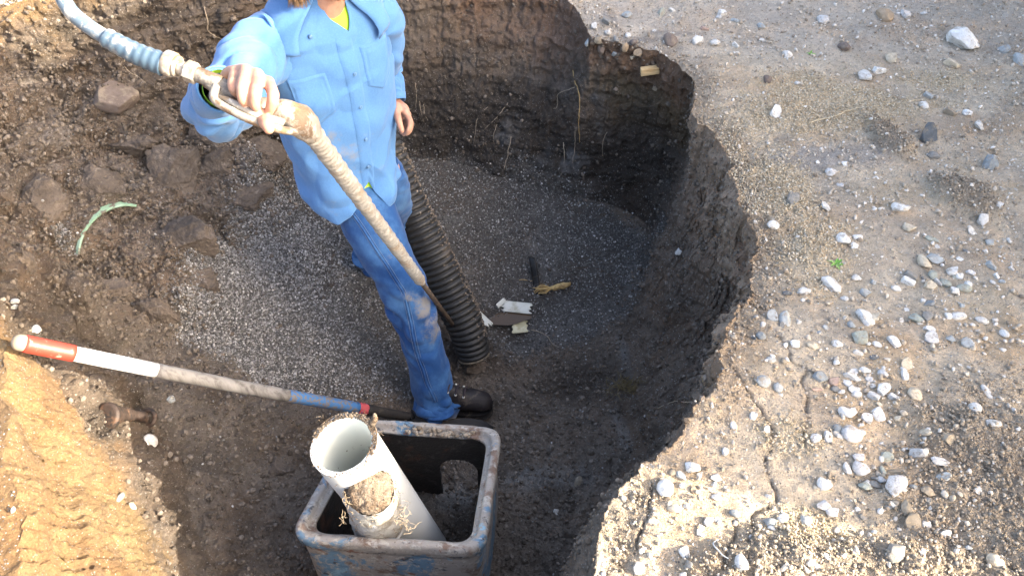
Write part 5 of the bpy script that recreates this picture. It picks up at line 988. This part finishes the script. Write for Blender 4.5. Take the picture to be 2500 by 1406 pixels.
HERO = """2339 103 64 54 a W|largest white stone, high up on the far ground
2158 43 36 31 r T|rounded tan stone near the far edge of the ground
2008 53 28 20 r S|pale speckled stone left of the rounded tan stone on the far ground
1858 67 18 18 r B|round bluish pebble by the rim, far up the ground
2060 118 26 25 r D|round stone, half purplish brown, on the far ground
2112 190 32 24 a w|left one of two white stones leaning together above the sand patch
2142 176 30 20 a W|right one of two white stones leaning together above the sand patch|40
2174 144 28 24 a C|cream stone just above the leaning pair of white stones
2319 159 40 20 a C|cream wedge shaped stone below the largest white stone
2486 152 32 28 r B|blue grey stone at the far right edge
1891 277 33 22 a W|white stone at the left end of the sand patch
1873 196 20 16 r D|small brown stone near the rim above the sand
2264 331 46 34 a K|dark blue grey stone beside the crumbled soil strip
2278 383 28 16 r G|flat grey stone below the dark blue grey stone
2412 400 40 24 a b|dull dark stone left of the right edge, above a crumbly heap
2253 261 24 15 r W|oval white stone by the end of the long twig
2264 236 24 17 a B|stone with one dark and one pale side above the long twig end
2387 307 20 20 a w|small white stone leaning on the bare far ground
2316 277 32 18 a M|brown grey flat stone right of the long twig
1933 489 36 26 a G|grey peaked stone on the sand near the pit rim
2028 423 26 15 r S|pale stone on the smooth dried mud patch
1921 137 22 17 r w|white pebble near the tiny green sprout
2451 124 28 15 r B|flat bluish stone right of the largest white stone
1762 37 24 17 a W|white stone beside the crack at the far rim
1636 102 32 29 r D|grey brown cobble sitting on the broken far rim
1702 104 26 22 a w|white angular stone behind the cobble at the far rim
1746 109 26 15 r w|long white pebble behind the far rim
1794 112 18 16 a w|white chip right of the long white pebble
1612 33 18 24 a N|greenish white slab at the far rim
2060 589 37 26 a W|biggest of three white stones on the sandy middle ground
2093 582 24 12 r W|flat white stone right above in the group of three
2083 602 22 13 a W|lowest stone in the group of three white ones
2197 512 40 22 a W|white block lying alone on the bare middle ground|-30
2013 507 22 22 a w|white stone near the edge of the smooth mud patch
1887 551 28 17 r w|white stone at the upper left on the sand by the rim
2028 697 54 24 r W|long white stone like a finger, below the green sprout|-58
2277 633 44 26 s B|flat bluish slab above the grey gravel cluster
2255 642 30 28 a C|cream blocky stone against the flat bluish slab
2270 585 36 14 s N|sunken grey green slab on the middle ground|-30
2397 537 28 22 a w|white stone at the foot of the dark crumbly heap
2417 649 22 22 a B|grey blue stone at the right of the gravel cluster
2220 674 30 24 a G|grey stone behind the left white block of the cluster
2214 689 32 25 a W|white block at the left end of the cluster
2275 674 24 18 r N|greenish grey stone in the middle of the cluster
2268 699 30 18 a C|cream stone low in the cluster|-25
2288 688 15 22 a w|upright white stone in the cluster
2328 711 24 18 a W|white stone at the lower right of the cluster|-30
2353 705 34 15 r N|long greenish stone at the right of the cluster
2325 664 28 18 a w|broad white stone at the top right of the cluster
2341 675 18 16 a W|small white block at the right top of the cluster
2186 706 26 13 r W|flat oval white stone left of the cluster
2111 716 24 18 a B|pale blue stone alone right of the finger like white stone|-35
2092 680 26 13 a w|flat white chip above the pale blue stone
1964 713 26 16 a w|white stone near the rim left of the finger like stone|-30
1886 774 30 25 a B|left stone of the blue grey pair near the rim
1917 781 32 32 a B|right larger stone of the blue grey pair near the rim
2110 779 34 38 a W|upright white block beside a cream one|25
2134 778 28 24 a C|cream stone against the upright white block
2079 795 20 17 a B|small pale blue chip left of the upright white block
2097 825 38 34 a N|grey green angular stone under the upright white block
2181 836 24 26 a W|white stone, bean shaped, right of the grey green one|40
2232 781 30 27 a N|left of two grey stones below the dark gravel spot
2262 777 30 24 a G|right of two grey stones below the dark gravel spot
2266 804 28 18 a W|white stone just under the two grey stones
2275 827 36 24 a S|grey speckled angular stone below the white one
2339 774 36 17 r W|long white stone right of the two grey stones
2314 772 17 14 r W|white pebble touching the long white stone
2270 742 28 14 s b|dark bluish flat stone by the gravel
2396 784 30 14 r w|pale stone pressed in the ground near the right edge|-25
2451 816 19 20 r W|round white stone near the right edge
2362 840 32 20 a B|blue grey stone in the right part of the middle ground
2319 829 20 15 a B|small bluish stone left of the blue grey one
1857 822 22 20 r b|dark blue round stone at the very rim
1939 841 24 22 a W|white stone beside the upper crack
1983 845 28 15 r C|cream oval stone right of the upper crack|-20
1999 921 36 24 a b|blue green slab beside the crack|-35
1862 932 36 25 r B|big pale blue oval stone at the rim
1899 947 24 21 r B|round pale blue stone right of the big pale blue oval
2077 921 44 22 a w|pitted white stone, long and low|-10
2035 932 25 22 a P|pinkish grey stone left of the pitted white one
2157 916 28 22 a S|speckled grey stone in the near group of stones|-25
2213 889 30 22 a C|pale rough stone at the top of the near group
2207 918 20 20 a W|white cube like stone under the pale rough one
2157 953 36 28 a W|large white angular stone of the near group
2131 969 30 26 a S|speckled stone left under the large white angular one
2179 971 28 22 a S|speckled stone right under the large white angular one
2230 964 36 27 r C|smooth round cream pebble, the roundest on the near ground
2079 951 18 20 a W|small white block left of the near group
2408 958 18 32 r w|bent white stone alone near the right edge|12
2143 843 26 12 a W|white triangular flake under the bean shaped stone|-25
2093 862 28 15 a w|pale flat stone below the grey green one
1994 951 26 12 s P|flat pink stone by the crack
2067 1011 42 30 a W|clean white angular stone above the big speckled oval|-25
2142 1011 28 32 a W|white stone at the right of the two leaning below the near group|25
2117 1024 30 22 a S|speckled stone leaning at the right white stone's left side|-25
2078 1062 52 36 r S|big speckled oval stone, smooth and rounded
1991 1073 28 24 a S|left of two speckled stones beside the big oval
2020 1068 22 26 a S|right of two speckled stones beside the big oval
2043 1047 21 20 r b|bluish grey round stone above the big oval's left end
2242 1110 44 32 a S|heart shaped bluish white stone
2294 1130 50 26 a S|speckled spindle shaped stone right of the heart shaped one
2259 1058 30 18 r C|cream oval stone above the heart shaped one|-20
2312 1068 38 28 a M|dusty broad stone right of the cream oval
2380 998 28 24 r w|pale half sunk stone in the right ground
2424 1036 34 18 r w|long pale stone near the right edge on the near ground|-25
2163 1118 34 26 s N|grey green flat slab left of the heart shaped stone
2156 1151 16 26 a N|slim greenish stone under the grey green slab
2187 1151 44 14 s M|long flat dusty slab beside the slim greenish stone
2095 1118 30 22 a S|upper stone of the speckled pair that touches
2101 1144 42 34 a S|lower larger stone of the speckled pair that touches|35
2068 1144 20 26 a S|small speckled stone left of the touching pair
2012 1182 36 30 a W|white stone low in the middle of the near ground|30
2189 1188 50 50 a S|largest speckled white stone of the near ground
2109 1190 30 27 a N|greenish stone left of the largest speckled one
2137 1185 32 18 a G|grey wedge beside the greenish stone
2307 1165 36 18 s B|bluish flat stone at the edge of the right heap
2385 1196 26 16 a w|white stone on the right crumbly heap|-25
2010 1235 36 24 a S|upper of a speckled pair near the lower cracks
2031 1250 32 25 a S|lower of a speckled pair near the lower cracks
1967 1271 28 24 r B|sky blue stone near the bottom
1911 1266 28 22 r W|smooth white oval next to a blue grey stone|25
1880 1278 30 24 r b|blue grey stone next to the smooth white oval
2181 1347 48 44 a G|large plain grey stone near the bottom edge
2228 1274 46 34 a M|large muddy tan stone on the lower heap
2213 1238 26 34 a M|upright muddy tan stone above the large muddy one
2307 1302 28 22 a w|pale angular stone on the lower right heap|-30
2429 1368 38 26 r C|tan stone close to the bottom right corner|-35
2260 1200 32 26 a M|muddy stone on the slope of the right heap
2178 1232 18 20 a w|small white stone under the largest speckled one
1625 1193 38 42 r W|white tombstone shaped stone near the lower rim
1688 1145 33 34 a W|big white stone just inside the lower rim|60
1660 1160 20 30 a B|narrow bluish white stone left of the big white one|25
1708 1158 15 14 a w|white chip right of the big white one
1730 1274 25 22 a S|pale rough stone in the centre of the lower ground
1649 1242 38 20 a C|rough cream stone under the tombstone shaped one|-15
1748 1165 28 16 a W|white flat stone right of the big white one
1750 1213 24 18 a W|white stone below the flat white one
1670 1348 26 34 a W|white stone standing in a crumbly hollow at the bottom|20
1683 1377 20 24 a G|grey stone below the one standing in the hollow|25
1559 1388 30 30 a w|pale grey stone at the bottom end of the rim
1813 1375 36 42 a S|big white speckled stone at the bottom, by the crack
1769 1103 19 18 a S|round speckled stone near the lower rim crack
1791 1039 18 18 a W|white stone at the bend of the rim
1838 1017 21 18 a W|bright white stone above the dark crack
1795 1255 28 18 a b|grey blue stone left of the lower crack|-25
1872 1048 18 15 a W|white chip on the dark crack
365 1076 38 25 r S|pale oval stone by the rusty fitting in the pit
1410 1178 20 32 r M|upright brown stone on the grey silt streak
415 975 22 16 a B|bluish chip under the shovel handle
37 738 16 14 a B|upper of two pale pebbles at the left edge
36 750 17 12 a B|lower of two pale pebbles at the left edge
88 806 20 18 r B|bluish stone above the red end of the shovel
1659 615 20 14 a w|pale stone lodged in the right pit wall
1357 1248 16 18 a w|small pale stone on the dark floor right of the valve box
322 1236 22 14 r C|yellowish stone on the sunlit left bank
292 1215 16 28 a G|narrow grey stone on the sunlit left bank
280 246 100 52 a D|big dark rock bedded in the left pit wall"""
for ln in HERO.split('\n'):
    p = ln.split('|'); q = p[0].split(); stone(*map(float, q[:4]), q[4], q[5], p[1], float(p[2]) if len(p) > 2 else 0.)
for i, (px, py, w_, h_, sh_, tn, lb) in enumerate([(1452, 68, 16, 14, 'a', 'w', 'white chip at the left end of the cobble seam'), (1484, 84, 15, 13, 'r', 'w', 'oval white pebble in the upper cobble seam'), (1438, 106, 16, 18, 'a', 'B', 'square bluish stone low at the left of the cobble seam'), (1470, 120, 18, 14, 'r', 'D', 'brown stone in the middle of the cobble seam'), (1497, 137, 15, 15, 'a', 'B', 'bluish block under the middle of the cobble seam'), (1533, 90, 14, 10, 'r', 'W', 'white pebble at the right of the upper cobble seam'), (1525, 115, 17, 13, 'r', 'T', 'tan stone at the right of the cobble seam'), (1560, 130, 24, 12, 's', 'T', 'flat tan stone next to the wooden piece'), (1480, 56, 22, 20, 'a', 'G', 'grey block at the top of the cobble seam'), (1505, 100, 16, 14, 'a', 'G', 'grey stone in the thick of the cobble seam'), (1460, 96, 18, 12, 'a', 'M', 'dusty flat stone left in the cobble seam'), (1545, 140, 16, 12, 'a', 'C', 'cream chip below the flat tan stone'), (1548, 108, 18, 14, 'r', 'D', 'dark brown pebble by the black asphalt edge'), (1600, 215, 18, 10, 's', 'M', 'flat stone poking from the wall under the wooden piece')]):
    stone(px, py, w_, h_, sh_, tn, lb, group='cobbles bedded in the far rim', sink=.15)
ZN = [(lambda x, y: y < 330, 'far ground beyond the sand patch'), (lambda x, y: y < 760, 'middle ground right of the pit'), (lambda x, y: x < 1900, 'near ground close to the pit edge'), (lambda x, y: True, 'near ground at the lower right')]
CN = dict(W='white', w='off white', S='speckled', G='grey', B='bluish', C='cream', T='tan', M='dusty brown', N='greenish', K='dark', P='pinkish')
cnt = 0; tries = 0; CLU = [(2280, 680), (2300, 700), (2250, 790), (2130, 960), (2090, 930), (2050, 1060), (1900, 780), (2400, 600), (2420, 700), (2060, 1170), (2150, 1200), (1900, 1290), (1690, 1160), (1700, 1290), (2230, 1250), (2420, 1280), (2030, 1380), (1960, 1390), (1720, 60), (1850, 50), (2230, 60), (2450, 150), (1650, 40), (2330, 1330)]
while cnt < 135 and tries < 4000:
    tries += 1; c_ = CLU[rng.integers(0, len(CLU))]; px, py = (rng.uniform(1470, 2495), rng.uniform(5, 1400)) if rng.random() < .3 else (c_[0] + rng.normal() * 45, c_[1] + rng.normal() * 32)
    if not (1470 < px < 2495 and 5 < py < 1400): continue
    h = hit(px, py, [ground])
    if h is None or h[0].x < .2 or hit(px, py)[0].z < -.06: continue
    if py < 330 and rng.random() < .45: continue
    s = rng.uniform(10, 18) * (1 + .25 * (rng.random() < .2)); tn = rng.choice(list('WwSGBCTMNKP'), p=[.18, .24, .14, .1, .1, .08, .04, .06, .03, .02, .01]); zone = next(z for f, z in ZN if f(px, py)); nm = 'small %s pebble scattered on the %s' % (CN[tn], zone)
    stone(px, py, s * rng.uniform(.9, 1.3), s * rng.uniform(.65, .95), rng.choice(list('aras')), tn, nm, rng.uniform(-60, 60), 'small %s pebbles on the %s' % (CN[tn], zone), .33); cnt += 1

# ------------------------------------------------------------------ big clods of the slumped soil
def clod(px, py, wpx, hpx, seed, label, tint=(1, 1, 1)):
    h = hit(px, py); dpt = depth(np.array(h[0])); V, F = rock(6, seed, 'a'); V = V * (1 + .16 * fbm(V, 2.4, 4, seed, .6)[:, None]); w1, w2, wc = worley(V + .2 * fbm(V, 3, 2, 2)[:, None], 2.1, seed); V = V * (1 + .10 * (np.minimum(w2 - w1, .4) + .5 * wc))[:, None]
    V = V * (1 + .03 * fbm(V, 16, 3, seed + 1, .65))[:, None]; V = V / np.abs(V).max(0) * np.array([.5 * wpx / FPX * dpt, .6 * hpx / FPX * dpt, .42 * min(wpx, hpx) / FPX * dpt]); nr = np.array(h[1]); nr = nr if nr[2] > 0 else -nr
    q = Vector((0, 0, 1)).rotation_difference(Vector(nr)).to_matrix(); V = V @ np.array(q).T + np.array(h[0]) - nr * (.15 * min(wpx, hpx) / FPX * dpt); o = obj('soil_clod', V, F, CLOD); tag(o, label, 'soil clod', 'big clods of slumped soil')
for a in [(414, 432, 130, 140, 801, 'tall reddish clod above the green pipe arch'), (528, 418, 120, 110, 802, 'cracked dark clod left of the shirt hem'), (640, 375, 130, 90, 803, 'broad dark clod right behind the shirt side'), (450, 600, 170, 110, 804, 'flat wide clod right of the green pipe arch'), (395, 760, 140, 90, 805, 'split clod at the lower end of the slump'), (610, 470, 120, 80, 806, 'rounded clod at the edge of the gravel under the shirt'), (120, 480, 120, 130, 807, 'clod in the upper left of the slump'), (330, 350, 130, 80, 808, 'clod below the big dark rock'), (245, 450, 120, 80, 809, 'low clod straight above the green pipe arch'), (505, 690, 110, 80, 810, 'clod overhanging the left edge of the gravel'), (60, 640, 110, 80, 811, 'clod left of the pale gravel spot'), (280, 700, 110, 70, 812, 'clod under the right foot of the green pipe arch'), (520, 330, 110, 70, 813, 'clod in shade below the raised sleeve'), (1085, 815, 90, 60, 814, 'muddy clod between the jeans and the hose foot'), (1172, 902, 110, 46, 816, 'low mud lump at the mouth of the black hose'), (680, 1140, 80, 60, 815, 'clod on the floor left of the white pipe')]: clod(*a)
